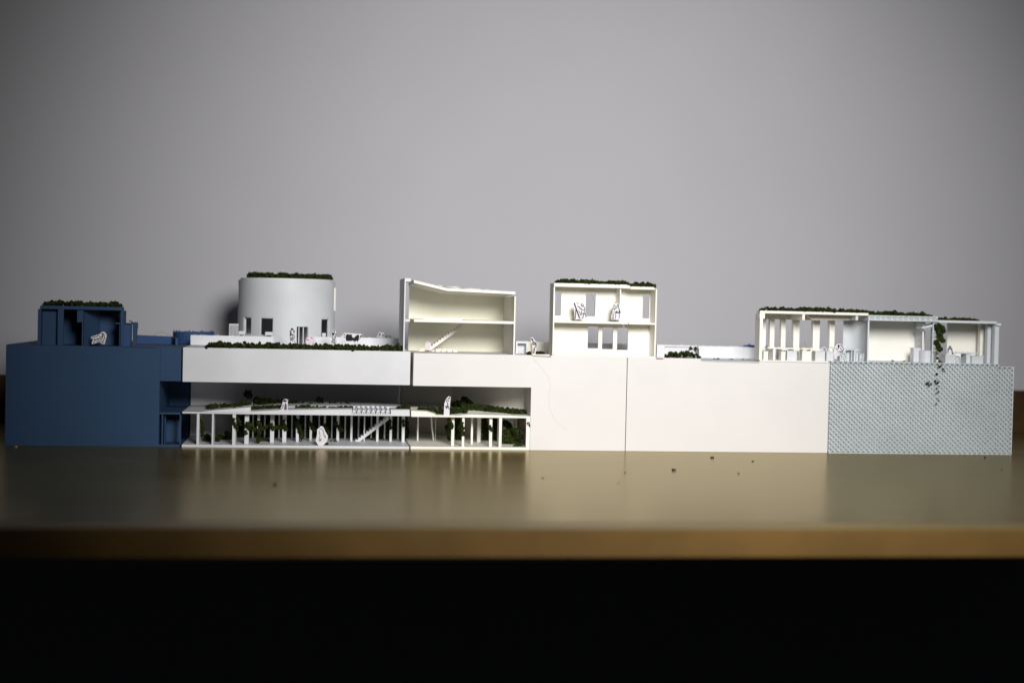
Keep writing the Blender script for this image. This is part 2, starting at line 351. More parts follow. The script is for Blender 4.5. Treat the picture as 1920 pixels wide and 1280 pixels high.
# tower
TY = 172; TX = X(537.5, 575, TY); TR = (X(628.5,575,TY)-X(447,575,TY))/2
tw = thing('model_tower', (TX, TY, ZD+.9), 'round white windowed tower with moss around its roof', 'model tower')
def th(px, py):
    t_ = 0
    for _ in range(12):
        y = TY-TR*math.cos(t_); s_ = max(-1, min(1, (X(px, py, y)-TX)/TR)); t_ = math.asin(s_)
    return t_
def zt_(px, py): return Z(px, py, TY-TR*math.cos(th(px, py)))
ops = [(457,471.5,594,625.5), (487.5,513,595,628), (556.5,578,612.5,641), (602.5,618.5,597,632)]
holes = [(th(a,y0), th(c,y0), ZD+1.0 if i == 2 else zt_((a+c)/2,y1), zt_((a+c)/2,y0)) for i,(a,c,y0,y1) in enumerate(ops)]
zs0, zs1 = Z(628,580,TY-10), Z(628,542,TY-10)
holes += [(math.radians(78), math.radians(96), zs0, zs1), (math.radians(-96), math.radians(-80), zs0, zs1+2)]
ztop = Z(537, 525.5, TY-TR); TH = 3.2
brk = sorted(set([-math.pi+2*math.pi*k/96 for k in range(97)]+[h for q in holes for h in q[:2]]))
tb = MB()
for i in range(len(brk)-1):
    a, c = brk[i], brk[i+1]; md = (a+c)/2
    if c-a < 1e-6: continue
    spans = [(ZD+.95, ztop)]
    for h in holes:
        if h[0] < md < h[1]: spans = [(ZD+.95, h[2])] if h[2] > ZD+2 else []; spans.append((h[3], ztop))
    for z0, z1 in spans:
        q = lambda r, t_: (TX+r*math.sin(t_), TY-r*math.cos(t_))
        o0, o1, i0, i1 = q(TR,a), q(TR,c), q(TR-TH,a), q(TR-TH,c)
        tb.add([(*o0,z0),(*o1,z0),(*i1,z0),(*i0,z0),(*o0,z1),(*o1,z1),(*i1,z1),(*i0,z1)], [(3,2,1,0),(4,5,6,7),(0,1,5,4),(2,3,7,6),(1,2,6,5),(3,0,4,7)])
tb.build('wall', 'white_rib', tw)
MB().cyl(TX, TY, TR-2.2, ztop-.05, ztop+2.4, 96).build('roof', 'white', tw, .5)
def frame(h, name='window_frame', dark=False):
    mb = MB(); n = 6; ro, ri = TR-.5, TR-1.9
    a, c, z0, z1 = h
    def seg(t0, t1, zz0, zz1):
        k = max(1, int((t1-t0)/.04)+1)
        pth = [(TX+(ro+ri)/2*math.sin(t0+(t1-t0)*j/k), TY-(ro+ri)/2*math.cos(t0+(t1-t0)*j/k)) for j in range(k+1)]
        mb.wall(pth, ro-ri, zz0, zz1)
    w_ = .9/TR
    seg(a+.002, a+w_, z0+.05, z1-.05); seg(c-w_, c-.002, z0+.05, z1-.05); seg(a+w_+.001, c-w_-.001, z1-.95, z1-.05)
    return mb
for i, h in enumerate(holes[:2]+holes[3:4]): frame(h).build('window_frame', 'white', tw)
d3 = MB(); hh = holes[2]
for f0 in (.22, .62):
    t_ = hh[0]+(hh[1]-hh[0])*f0
    d3.wall([(TX+(TR-2)*math.sin(t_), TY-(TR-2)*math.cos(t_)), (TX+(TR-9)*math.sin(t_+.05), TY-(TR-9)*math.cos(t_+.05))], .9, ZD+1, hh[3]-.1)
d3.build('door', 'white', tw)
rf = MB()
for t0 in (80, 93):
    t_ = math.radians(t0); rf.wall([(TX+(TR-.5)*math.sin(t_), TY-(TR-.5)*math.cos(t_)), (TX+(TR+.9)*math.sin(t_), TY-(TR+.9)*math.cos(t_))], 1.2, zs0-1.5, zs1+1.5)
rf.build('window_frame', 'cream_in', tw)
# narrow end slice of the stair house
sx0, sx1 = X(757.2, 590), X(769, 590); ZB = ZD+.9; HDP = 86
zm1, zm0 = Z(762, 598, 0), Z(762, 603, 0); zro, zru = Z(763, 521.5), Z(763, 528)
sl = thing('model_house', ((sx0+sx1)/2, HDP/2, ZB), 'narrow white end slice of the stair house, dark on its left side', 'model house', 'cut-open model houses')
MB().box(sx0, sx0+1.5, 0.3, HDP, ZB+.02, zro-2).build('wall', 'white', sl, .2)
MB().box(sx0+.1, sx1, 0.1, HDP+2, zru, zro).build('roof', 'white', sl, .2)
MB().box(sx0+1.55, sx1, 0.1, HDP-.1, zm0, zm1).build('floor_slab', 'white', sl, .2)
MB().box(sx0+1.55, sx1, HDP, HDP+2, ZB+.02, zru-.05).build('back_wall', 'white_rib', sl)

# deck things on the white section
def planks(px0, px1, py0, y, mat, n, zb):
    mb = MB(); x0, x1 = X(px0,620,y), X(px1,620,y); zt2 = Z((px0+px1)/2, py0, y); w_ = (x1-x0)/n
    for k in range(n): mb.box(x0+k*w_, x0+k*w_+w_*.62, y-random.random()*.3, y+1.2, zb, zt2-1.6)
    mb.box(x0, x1, y-.5, y+1.6, zt2-1.58, zt2)
    return mb
solo('slatted_screen', planks(429.5, 447.5, 607, 140, 'white', 7, ZB+.02), 'white', 'small white slatted screen left of the round tower', 'screen', bevel=.1)
def chair_blk(px0, px1, py0, y, zb, mat, label, cat, name, arms=True):
    h = thing(name, (X((px0+px1)/2,py0,y), y+3, zb), label, cat)
    x0, x1 = X(px0,py0,y), X(px1,py0,y); zt2 = Z((px0+px1)/2, py0, y); sd = (x1-x0)
    MB().box(x0, x1, y, y+6, zt2-1.6, zt2-.4).build('seat', mat, h, .15)
    for xx in (x0+.1, x1-1.1):
        for yy in (y+.1, y+4.8): MB().box(xx, xx+1, yy, yy+1, zb, zt2-1.62).build('leg', mat, h)
    if arms: MB().box(x0, x1, y+5, y+6.2, zt2-.38, zt2+2.2).build('backrest', mat, h, .15)
    return h
chair_blk(447, 459, 624.5, 112, ZB, 'white', 'white low bench half hidden by the wall beside the slatted screen', 'bench', 'printed_bench')
chair_blk(497, 511, 626, 110, ZB, 'white', 'white low bench half hidden under the wide tower window', 'bench', 'printed_bench')
chair_blk(604, 611, 628, 109, ZB, 'white', 'tiny white chair in front of the right tower window', 'chair', 'printed_chair')

# ================================================================== CREAM SECTION WITH THE RECESS
cx0, cxm, cxr, cx1 = X(775, 690), X(994.6, 780), X(994.6,780), X(1173.8, 760)
cs = thing('model_section', ((cx0+cx1)/2, DEEP/2, 0), 'cream printed section with an open two-level recess on its left half', 'model section', 'printed sections of the model')
zcb = (Z(777, 722.5)+Z(992, 727))/2
ZDC = Z(1000, 666.0)+.2
MB().prism([(cx0, zcb), (cxm, zcb), (cxm, 0), (cx1, 0), (cx1, ZDC), (cx0, ZDC)], 0, DEEP).build('front_block', 'cream', cs, .35)
lx0 = X(770.5, 800)
MB().plan([(lx0,178), (X(850,760,140),150), (X(905,760,110),110), (X(950,760,78),78), (cxm-.05,52), (cxm-.05,DEEP), (lx0,DEEP)], 0, zcb-.05).build('recess_wall', 'cream_in', cs)
MB().box(lx0+.1, cxm-.15, .3, 180, 0.01, 3.0).build('base_slab', 'cream_in', cs, .25)
zc0 = Z(880, 782.5); zc1 = zc0+2.2
MB().box(lx0+.1, cxm-.15, .3, 180, zc0, zc1).build('middle_slab', 'cream_in', cs, .2)
tm = MB()
terrain(tm, [(771,769.5), (800,771), (816,776)], .8, 60, zc1-.3, [(768,762), (800,763), (820,768)])
terrain(tm, [(836,779.5), (880,777), (950,778.5), (992,780.5)], 1, 30, zc1-.3, [(838,775), (880,768), (930,772), (984,778)])
terrain(tm, [(846,776), (880,768), (930,772), (983,778)], 30.2, 95, zc1-.3, [(850,766), (872,758), (915,763), (968,772)])
tm.build('terrain', 'cream_in', cs)
for a, c, by, dp in [(782,785,826.5,4), (816,817.2,825,2), (846.3,852,835.5,4), (866.3,871,837,4), (883,887,832.5,4), (895,901.5,829,5), (917.5,923,837,4), (935.5,941,838,14)]:
    column(a, c, by, dp, cs, 'cream_in', 3.0, zc0)
yv = 70; q0 = P(808, 781, yv); q1 = P(813, 823, yv)
MB().tube([(q0[0], yv, zc0), ((q0[0]+q1[0])/2-.5, yv, (zc0+3)/2), (q1[0], yv, 3.0)], .9, 6).build('column', 'cream_in', cs)
MB().box(X(986.5,810,1), cxm-.1, 1, 4, 3.0, zc0-.02).build('column', 'cream_in', cs, .2)
yw = 45
MB().box(X(967,810,yw), X(969,810,yw), yw, yw+30, 3.0, zc0-.02).build('column', 'cream_in', cs, .2)
# loose lid piece of the deck
lid = MB().box(X(998,664), X(1031,664), -.4, 30, Z(1014,668.0)+.5, Z(1014,664.2))
MB().prism([P(998,666.9,-.2), P(1031,668.1,-.2), P(1031.6,662,-.2), P(1032.6,662,-.2), P(1032.6,669.4,-.2), P(998,667.8,-.2)], -.2, .4).build('slot', 'strand', cs)
lid.build('deck_panel', 'cream', cs, .2)
# stair house
gx0, gx1 = X(776, 590), X(966.5, 600)
sh = thing('model_house', ((gx0+gx1)/2, HDP/2, ZDC), 'wide cut-open cream house with a bent roof and a stair inside', 'model house', 'cut-open model houses')
zb_ = ZDC+.02
front = [(776,525), (838,540.2), (966.3,546.8)]; 
rv = MB(); n = 3
for pts, off in ((front, 0),):
    T = [P(px,py,.2) for px,py in front]; 
    bz = [T[0][1], T[0][1]-(T[0][1]-T[2][1])*.42, T[2][1]+.4]
    V = [(x,.2,z) for x,z in T]+[(x,.2,z-2.9) for x,z in T]+[(T[i][0],HDP+1.5,bz[i]) for i in range(3)]+[(T[i][0],HDP+1.5,T[i][1]-4.9) for i in range(3)]
    F = []
    for i in range(2): F += [(i,i+1,3+i+1,3+i)[::-1], (i,i+1,6+i+1,6+i), (3+i,3+i+1,9+i+1,9+i)[::-1], (6+i,6+i+1,9+i+1,9+i)]
    F += [(0,6,9,3), (2,5,11,8)]
    rv.add(V, F)
for k in range(26):
    f = random.random(); u = random.random()
    x = T[1][0]*(1-f)+T[2][0]*f - 20*(1-u); y = 20+80*u
    zz = (T[1][1]*(1-f)+T[2][1]*f)*(1-y/HDP)+(bz[1]*(1-f)+bz[2]*f)*(y/HDP)
    rv.tube([(x,y,zz-.3), (x+random.uniform(1,4),y,zz+random.uniform(.3,1.0)), (x+random.uniform(5,9),y,zz-.6)], .35, 5)
rv.build('roof', 'cream_in', sh)
ztr = T[2][1]-5.0
MB().box(gx1-1.6, gx1-.05, .4, HDP-.1, zb_, ztr).build('wall', 'cream_in', sh, .15)
MB().prism([(gx0+.2, zb_), (gx1-.1, zb_), (gx1-.1, ztr-.1), (T[1][0], T[1][1]-5.0), (gx0+.2, T[0][1]-5.0)], HDP, HDP+2).build('back_wall', 'ivory', sh)  # yellow tint of light bouncing inside the house put into the wall colour
zq1, zq0 = (Z(778,598.5)+Z(962,602.5))/2, (Z(778,603.5)+Z(962,607.5))/2
MB().box(gx0+.2, gx1-1.65, .2, HDP-.1, zq0, zq1).build('floor_slab', 'cream_in', sh, .2)
stair(801, 656, 868, 607.5, 48, 12, 13, sh, 'cream_in')
jk = MB()
for k in range(5): jk.box(X(806+k*11,655,60), X(814+k*11,655,60), 60, 66, zb_, zb_+2.2+random.random())
jk.box(X(786,654,66), X(852,654,66), 66, 70, zb_, zb_+3.0); ragged(jk, [(X(786,654,62),62), (X(852,654,62),62)], zb_+3, .4, 3, 1)
jk.build('low_rail', 'ivory', sh)
jk = MB(); jk.box(X(793,597,12), X(866,597,12), 12, 16, zq1+.02, zq1+1.3); ragged(jk, [(X(793,597,12),13), (X(866,597,12),13)], zq1+1.3, .4, 3, .8)
jk.build('low_rail', 'cream_in', sh)

# terrace between the houses
bn = thing('printed_table', (X(978,650,45), 50, ZDC), 'white square table frame between the stair house and the next house', 'table')
x0, x1 = X(967,650,45), X(990,650,45); zt2 = Z(978, 639.5, 45)
MB().box(x0, x1, 45, 58, zt2-2.6, zt2).build('tabletop', 'white_rib', bn, .2)
for xx in (x0+.2, x1-2): MB().box(xx, xx+1.8, 45.2, 57, ZDC+.02, zt2-2.65).build('leg', 'white', bn)
MB().box(x0+2.2, x1-2.2, 54, 56, ZDC+.02, zt2-2.7).build('back_panel', 'white', bn)
mb = MB(); pth = [(X(985,650,105), 100), (X(1000,650,100), 104), (X(1020,650,100), 102), (X(1034,650,95), 92), (X(1042,650,80), 78)]
mb.wall(pth, 2, ZDC+.02, Z(1015,641,100)); ragged(mb, pth, Z(1015,641,100), .3, 3, .9)
mb.build('parapet', 'cream_in', cs)

# ================================================================== SECOND CREAM SECTION
dx0, dx1 = X(1174.9, 760), X(1553.6, 760)
c2 = thing('model_section', ((dx0+dx1)/2, DEEP/2, 0), 'long blank cream section between the recessed one and the lattice one', 'model section', 'printed sections of the model')
ZS = Z(1315, 676.8); xs0, xs1, xs2 = X(1243.5,670), X(1315,672), X(1424,676)
zc2 = Z(1205, 669.5)
MB().prism([(dx0,0), (dx1,0), (dx1,Z(1553.6,680.5)), (xs2,Z(1440,678)), (xs2,ZS-1), (xs1,ZS-.6), (xs1,zc2-.4), (dx0,zc2)], 0, DEEP).build('front_block', 'cream', c2, .35)
MB().box(X(1230,671.5,-.15), xs0, -.15, .3, Z(1236,673.2,-.15), Z(1236,671.4,-.15)).build('slot', 'strand', c2)
mb = MB(); yy = RY
for a, c in ((1231,1424),):
    pth = [(X(a,655,yy), yy), (X(1320,655,yy), yy), (X(1390,655,yy), yy-1), (X(c,655,yy), yy-10), (X(1440,655,yy), yy-30), (X(1600,655,yy), yy-32)]
    zz = [Z(1231,646,yy), Z(1320,648.5,yy), Z(1390,650,yy), Z(1424,651.5,yy), Z(1440,651.5,yy-30), Z(1600,655,yy-30)]
    mb.wall(pth, 2.2, ZS-.4, zz); ragged(mb, pth[:3], zz[1], .35, 2.2, 1.2)
mb.build('parapet', 'bright', c2)
MB().box(xs1+.1, xs2+20, .2, RY-2, ZS-.58, ZS+.4).build('path_strip', 'ice', c2, .1)
pb = thing('planter_box', (X(1280,668,3), 10, zc2), 'white planter box open at the front, holding moss bushes', 'planter')
zt2 = Z(1240,646,3)
MB().box(X(1230.5,660,3), X(1245,660,3), 1, 22, zc2+.05, zt2).build('side_panel', 'bright', pb, .2)
MB().box(X(1245.2,660,22), X(1315,660,22), 22, 24, zc2+.05, Z(1280,650.5,22)).build('back_panel', 'bright', pb)
MB().box(X(1312.5,660,3)-.2, X(1314.6,660,3), 6, 21.9, zc2+.05, Z(1313,654,6)).build('side_panel', 'bright', pb)
mb = MB(); mb.box(X(1245.2,649,3), X(1315,651,3), 22, 25.5, Z(1280,651.4,22), Z(1280,648.2,22)); ragged(mb, [(X(1245,649,22),23), (X(1315,649,22),23)], Z(1280,648.2,22), .4, 2.5, 1.5)
mb.build('rim', 'bright', pb)
# two-storey house
hx0, hx1 = X(1036.8,600), X(1231,600); HB = 24; zh = ZDC-.6
ho = thing('model_house', ((hx0+hx1)/2, 12, zh), 'two-storey cut-open cream house with window holes through to the wall', 'model house', 'cut-open model houses')
zr1, zr0 = (Z(1042,529)+Z(1176,535))/2, (Z(1042,536.5)+Z(1176,542))/2
za1, za0 = Z(1205,537.5), Z(1205,543)
MB().box(X(1038.6,532), X(1176.6,536), -.4, HB+2, zr0, zr1).build('roof', 'cream_in', ho, .8)
MB().box(X(1181.5,538), X(1228.5,540), -.4, HB+2, za0, za1).build('roof', 'cream_in', ho, .6)
MB().box(X(1177,540,2), X(1181,540,2), 3, HB, zr0+.2, zr1-.6).build('roof_joint', 'cream_in', ho)
MB().box(hx0, X(1039.4,600), 0, HB-.05, zh, zr0-.05).build('wall', 'cream_in', ho, .2)
MB().box(X(1228.2,600), hx1, 0, HB-.05, zh, Z(1230,542)).build('wall', 'cream_in', ho, .2)
ze1, ze0 = (Z(1042,599.5)+Z(1225,606))/2, (Z(1042,604.5)+Z(1225,609.5))/2
MB().box(X(1039.6,602), X(1177.4,605), -.1, HB-.1, ze0, ze1).build('floor_slab', 'cream_in', ho, .3)
MB().box(X(1178.6,605), X(1228,607), -.1, HB-.1, ze0, ze1-.3).build('floor_slab', 'cream_in', ho, .3)
MB().box(X(1039.6,664), X(1228,668), .4, HB-.1, zh-.3, zh+1.6).build('base_slab', 'cream_in', ho, .3)
MB().box(X(1162,570,3), X(1164.2,570,3), 3, HB-.1, ze1+.02, zr0-.05).build('partition', 'cream_in', ho)
wl = MB(); Yb = HB
def wall_holes(mb, xa, xb, z0, z1, holes, y0, y1):
    xs = sorted(set([xa, xb]+[h[0] for h in holes]+[h[1] for h in holes])); xs = [x for x in xs if xa <= x <= xb]
    for i in range(len(xs)-1):
        md = (xs[i]+xs[i+1])/2; cur = z0
        for h in sorted([h for h in holes if h[0] < md < h[1]], key=lambda h: h[2]):
            if h[2] > cur+.01: mb.box(xs[i], xs[i+1], y0, y1, cur, h[2])
            cur = h[3]
        if z1 > cur+.01: mb.box(xs[i], xs[i+1], y0, y1, cur, z1)
wh = []
for a, c, y0, y1 in [(1040.5,1052,548,592), (1098,1116.5,550.5,593), (1204.8,1217.5,553,597), (1102,1122,612,653), (1129,1149.5,614,654.5), (1157,1177.5,614.5,656)]:
    wh.append((X(a,(y0+y1)/2,Yb), X(c,(y0+y1)/2,Yb), Z((a+c)/2,y1,Yb), Z((a+c)/2,y0,Yb)))
wall_holes(wl, X(1036,600,Yb), X(1222,600,Yb)+4, zh, zr0-.06, wh, Yb, Yb+2.4)
wl.build('back_wall', 'cream_in', ho)
# low ribbed wall seen through the ground floor
mb = MB(); pth = [(X(1095,650,130), 130), (X(1190,650,130), 130)]; mb.wall(pth, 2, zh, Z(1140,644,130)); ragged(mb, pth, Z(1140,644,130), .3, 3, .8)
mb.build('parapet', 'bright', c2)
# blue scrap on the parapet
yy = 98; bs = MB().prism([P(q[0],q[1],yy) for q in [(1390,649.2),(1398,646.8),(1404,646.5),(1405,644.2),(1406,646.4),(1414,646.8),(1414,650.2),(1441,652),(1441,648.6),(1436,648.3),(1434,651.5),(1410,651),(1402,650)]], yy-2, yy+2)
solo('plastic_scrap', bs, 'scrap', 'bright blue plastic scrap lying on the white parapet', 'plastic scrap')

# ================================================================== LATTICE SECTION
ex0, ex1, exs = X(1555.2,760), X(1899,760), X(1873,684)
zl = Z(1700,679.3); zl2 = Z(1888,687.3)
ls = thing('model_section', ((ex0+ex1)/2, DEEP/2, 0), 'pale blue printed end section with an open diamond lattice front', 'model section', 'printed sections of the model')
MB().prism([(ex0,0), (ex1,0), (ex1,zl2), (exs,zl2), (exs,zl), (ex0,zl)], 4.8, DEEP).build('core_block', 'ice', ls, .2)
lt = MB(); CW, CHh = 5.93, 5.50
def clip(a, b, r):
    x0, x1, z0, z1 = r; t0, t1 = 0, 1; d = (b[0]-a[0], b[1]-a[1])
    for p, q in ((-d[0], a[0]-x0), (d[0], x1-a[0]), (-d[1], a[1]-z0), (d[1], z1-a[1])):
        if abs(p) < 1e-9:
            if q < 0: return None
            continue
        u = q/p
        if p < 0: t0 = max(t0, u)
        else: t1 = min(t1, u)
    if t0 >= t1: return None
    return (a[0]+d[0]*t0, a[1]+d[1]*t0), (a[0]+d[0]*t1, a[1]+d[1]*t1)
sl_ = CHh/CW
for rect in ((ex0+.4, exs-.05, .3, zl-.4), (exs+.05, ex1-.5, .3, zl2-.4)):
    for s_, y0 in ((1, -.3), (-1, .5)):
        k0 = -60
        for k in range(-60, 130):
            xk = ex0 + k*CW + (1.2 if s_ > 0 else 3.1)
            a = (xk-300, -300*sl_*s_); c = (xk+300, 300*sl_*s_)
            q = clip(a, c, rect)
            if q and (Vector(q[0])-Vector(q[1])).length > 1: lt.bar(q[0], q[1], .66, y0, 4.75)
lt.build('lattice', 'ice', ls)
fr = MB(); fr.box(ex0+.1, exs, -.4, 4.7, zl-.7, zl); fr.box(exs+.02, ex1, -.4, 4.7, zl2-.7, zl2); fr.box(ex1-.9, ex1, -.42, 4.7, .2, zl2-.72); fr.box(ex0+.1, ex1-.95, -.35, 4.7, 0.0, .7)
fr.box(exs-.8, exs, -.4, 4.7, zl2+.02, zl-.72)
fr.build('rim', 'ice', ls)

# ================================================================== LEFT PAVILION
pv = thing('model_pavilion', (X(1520,676,20), 20, zl), 'long open cream pavilion with tall window gaps and moss on its flat roof', 'model pavilion', 'pavilions on the right half')
YB = 45; zpd = Z(1490,676)
zpt, zpu = (Z(1430,581.5)+Z(1626,587.5))/2, (Z(1436,586.5)+Z(1626,592.5))/2
MB().box(X(1424.5,678), X(1553.6,678)-.1, -.5, YB+3, Z(1490,678.6), zpd).build('base_slab', 'cream_in', pv, .2)
MB().plan([(X(1425,590),-.2), (X(1628.5,590),-.2), (X(1628.5,590),YB+3), (X(1424,590,YB+3),YB+3), (X(1419,590,16),16)], zpu, zpt).build('roof', 'cream_in', pv, .3)
MB().box(X(1424.2,630), X(1430,630), -.1, 17, zpd+.02, zpu-.05).build('column', 'cream_in', pv, .25)
MB().box(X(1424.4,590), X(1434.2,590), -.3, 10, Z(1430,597.5), zpu-.04).build('capital', 'cream_in', pv, .25)
zbeam = Z(1480, 599, YB)
MB().box(X(1431,590,YB), X(1626,590,YB), YB, YB+2.5, zbeam, zpu-.05).build('beam', 'cream_in', pv)
MB().box(X(1504.3,594,1), X(1509,594,1), .6, YB-.1, Z(1506,600,1), zpu-.06).build('beam', 'cream_in', pv, .15)
MB().prism([P(1511,588.5,20), P(1607,592,20), P(1607,600.5,20), P(1523,600,20)], 20, 22).build('beam', 'cream_in', pv)
MB().box(X(1604.5,595,2), X(1609.3,595,2), 2, 19.9, Z(1607,600.5,2), Z(1607,589.8,2)).build('beam', 'ice', pv, .15)
for a, c in ((1428,1436), (1441,1452), (1462,1473), (1485,1499), (1521.5,1537), (1552.5,1565)):
    MB().box(X(a,630,YB), X(c,630,YB), YB+.05, YB+2.4, zpd+.02, zbeam-.02).build('column', 'cream_in', pv, .15)
    if a > 1440: MB().box(X(a,630,YB), X(a,630,YB)+1.1, YB-5, YB, zpd+.02, zbeam-.02).build('column_fin', 'cream_in', pv)
pth = [(X(1628,640,1), 1.2), (X(1626.5,640,8), 8), (X(1621.5,640,20), 20), (X(1611,640,33), 33), (X(1597,640,41), 41), (X(1580.5,640,YB), YB)]
def smooth_path(p, n=4):
    out = []
    for i in range(len(p)-1):
        for k in range(n):
            t_ = k/n; p0 = Vector(p[max(0,i-1)]); p1_ = Vector(p[i]); p2_ = Vector(p[i+1]); p3 = Vector(p[min(len(p)-1,i+2)])
            out.append(tuple(.5*((2*p1_)+(p2_-p0)*t_+(2*p0-5*p1_+4*p2_-p3)*t_*t_+(3*p1_-p0-3*p2_+p3)*t_**3)))
    return out+[p[-1]]
MB().wall(smooth_path(pth), 1.6, zl+.05, zpu-.06).build('curved_wall', 'ice_rib', pv, smooth=False)

# furniture inside the pavilion
def block_seat(px0, px1, py0, y, dp, mat, label, zb, name='block_stool', cat='stool', hollow=False):
    x0, x1 = X(px0,py0,y), X(px1,py0,y); zt2 = Z((px0+px1)/2, py0, y)
    h = thing(name, ((x0+x1)/2, y+dp/2, zb), label, cat, 'printed furniture in the pavilions')
    MB().box(x0, x1, y, y+dp, zt2-1.1, zt2).build('seat', mat, h, .15)
    MB().box(x0+.4, x1-.4, y+.3, y+dp-.2, zb, zt2-1.12).build('base', mat, h, .1)
    return h
def slab_table(px0, px1, py0, y, dp, mat, label, zb, legs, name='printed_table', cat='table'):
    x0, x1 = X(px0,py0,y), X(px1,py0,y); zt2 = Z((px0+px1)/2, py0, y)
    h = thing(name, ((x0+x1)/2, y+dp/2, zb), label, cat, 'printed furniture in the pavilions')
    mb = MB().box(x0, x1, y, y+dp, zt2-1.2, zt2); ragged(mb, [(x0,y+1), (x1,y+1)], zt2, .45, 2.5, 1.3); mb.build('tabletop', mat, h)
    for a, c in legs: MB().box(X(a,py0+8,y+1), X(c,py0+8,y+1), y+1, y+dp-1, zb, zt2-1.22).build('leg', mat, h, .1)
    return h
zq = zpd+.03
slab_table(1441, 1500, 652, 16, 18, 'cream_in', 'long cream counter at the left end of the long pavilion', zq, [(1450,1454)])
block_seat(1431.5, 1441, 658.5, 6, 10, 'ivory', 'cream block seat beside the left pillar of the pavilion', zq)
block_seat(1464.5, 1473.5, 659, 4, 9, 'cream_in', 'small cream cube seat, second from the left pillar', zq)
block_seat(1475.5, 1495, 657.5, 8, 10, 'white', 'wide cool white seat in the middle of the cream counter', zq)
block_seat(1504, 1522, 658, 6, 10, 'cream_in', 'broad cream seat under the hanging beam', zq)
slab_table(1502, 1527, 653, 20, 14, 'ivory', 'yellowish short counter behind the broad cream seat', zq, [(1506,1509), (1520,1523)])
block_seat(1528.5, 1548, 658, 6, 10, 'white', 'wide white seat left of the narrow white one', zq)
block_seat(1549.5, 1564, 659, 6, 10, 'white', 'narrow white seat left of the paper man resting in the pavilion', zq)
ar = thing('printed_chair', (X(1552,655,22), 22, zq), 'pair of pale arched chair backs behind the white seats', 'chair back')
for a in (1540, 1553):
    mb = MB(); c_ = [P(a,664,20), P(a,655,20), P(a+2,651.5,20), P(a+5,650.5,20), P(a+8,651.5,20), P(a+9.5,655,20), P(a+9.5,664,20)]
    mb.tube([(x,20,z) for x,z in c_[:1]]+[(x,20,z) for x,z in c_[1:]]+[(c_[-1][0],20,zq)], .7, 6); mb.tube([(c_[0][0],20,zq), (c_[0][0],20,c_[0][1]+.5)], .7, 6)
    mb.build('arch', 'ice', ar)
zq2 = zl+.03
ch = thing('printed_chair', (X(1583,665,3), 6, zq2), 'pale blue rounded chair with an open lattice side under the paper man', 'chair')
mb = MB(); ax0, ax1 = X(1575.5,670,2), X(1586,670,2); zz0, zz1 = zq2, Z(1580,662,2)
for a, c in (((ax0,zz0),(ax1,zz1)), ((ax0,zz1),(ax1,zz0)), ((ax0,zz0),(ax0,zz1)), ((ax1,zz0),(ax1,zz1)), ((ax0,zz1),(ax1,zz1))): mb.bar(a, c, .8, 2+random.random()*.2, 4)
mb.build('side_frame', 'ice', ch)
MB().box(ax0+.3, ax1-.3, 4.2, 12, zz0, zz1-.5).build('seat', 'ice_rib', ch)
MB().tube([(ax0,5,zz1), ((ax0+ax1)/2,5,zz1+1.6), (ax1,5,zz1+.8), (ax1+2.2,5,zz1-2), (ax1+2.4,5,zz1-5), (ax1+1,5,zz0)], .9, 6).build('backrest', 'ice', ch)
t4 = slab_table(1582, 1610, 654.5, 4, 14, 'ice', 'pale blue tall table between the lattice chair and the curved wall', zq2, [(1596.5,1598.2), (1601,1604.5)])
MB().box(X(1588,665,12), X(1595.8,665,12), 12, 17, zq2, Z(1592,657.5,12)).build('panel', 'ice_rib', t4)
block_seat(1604.8, 1611, 661.5, 6, 8, 'ice_rib', 'narrow pale blue seat right of the tall table', zq2)
c5 = thing('printed_chair', (X(1616,670,2), 5, zq2), 'small pale blue truss chair at the foot of the curved wall', 'chair')
mb = MB(); a0, a1 = X(1612,670,1), X(1619.5,670,1); b0, b1 = zq2, Z(1616,663,1)
for a, c in (((a0,b1),(a1,b1-.5)), ((a0,b0),(a1,b1)), ((a0,b0),(a0,b1)), ((a1,b0),(a1,b1)), (((a0+a1)/2,b0),(a1,b1-3))): mb.bar(a, c, .6, 1+random.random()*.2, 3)
mb.build('side_frame', 'ice', c5); MB().box(a0, a1, 3.2, 8, b0, b1).build('seat', 'ice_rib', c5)

# ================================================================== RIGHT PAVILION
rp = thing('model_pavilion', (X(1750,680,25), 25, zl), 'pale blue pavilion at the right end with lattice roof edges', 'model pavilion', 'pavilions on the right half')
Y2 = 52
def truss(px0, px1, yt0, yt1, yb0, yb1, y0, y1, n, nm='roof'):
    mb = MB(); A, B_ = X(px0,yt0), X(px1,yt1); z1 = (Z(px0,yt0)+Z(px1,yt1))/2; z0 = (Z(px0,yb0)+Z(px1,yb1))/2
    mb.box(A, B_, y0, y1, z1-1.1, z1); mb.box(A, B_, y0, y1, z0, z0+1.1); mb.box(A+.2, B_-.2, y0+2.4, y1-.2, z0+1.12, z1-1.12)
    mb.box(A, A+1, y0, y0+2.3, z0+1.12, z1-1.12); mb.box(B_-1, B_, y0, y0+2.3, z0+1.12, z1-1.12)
    w_ = (B_-A-2)/n
    for k in range(n):
        a = A+1+k*w_
        mb.bar((a,z0+1.1), (a+w_,z1-1.1), .7, y0+.15, y0+2.2)
        if z1-z0 > 5: mb.bar((a,z1-1.1), (a+w_,z0+1.1), .55, y0+.4, y0+2.1)
    return mb.build(nm, 'ice', rp), z0, z1
_, zt0, zt1 = truss(1629.5, 1758, 589.5, 594.5, 600, 604, -.3, Y2+3, 12)
_, zu0, zu1 = truss(1758.6, 1869, 599, 603.5, 604, 607.5, -.2, Y2+3, 16)
MB().box(X(1868.6,607), X(1877.5,607), -.1, 20, Z(1873,610.3), Z(1873,606)).build('roof_tab', 'ice', rp, .15)
MB().box(X(1629,640,Y2), X(1734,640,Y2), Y2, Y2+2, zl+.05, zt0-.05).build('back_wall', 'cream_in', rp)
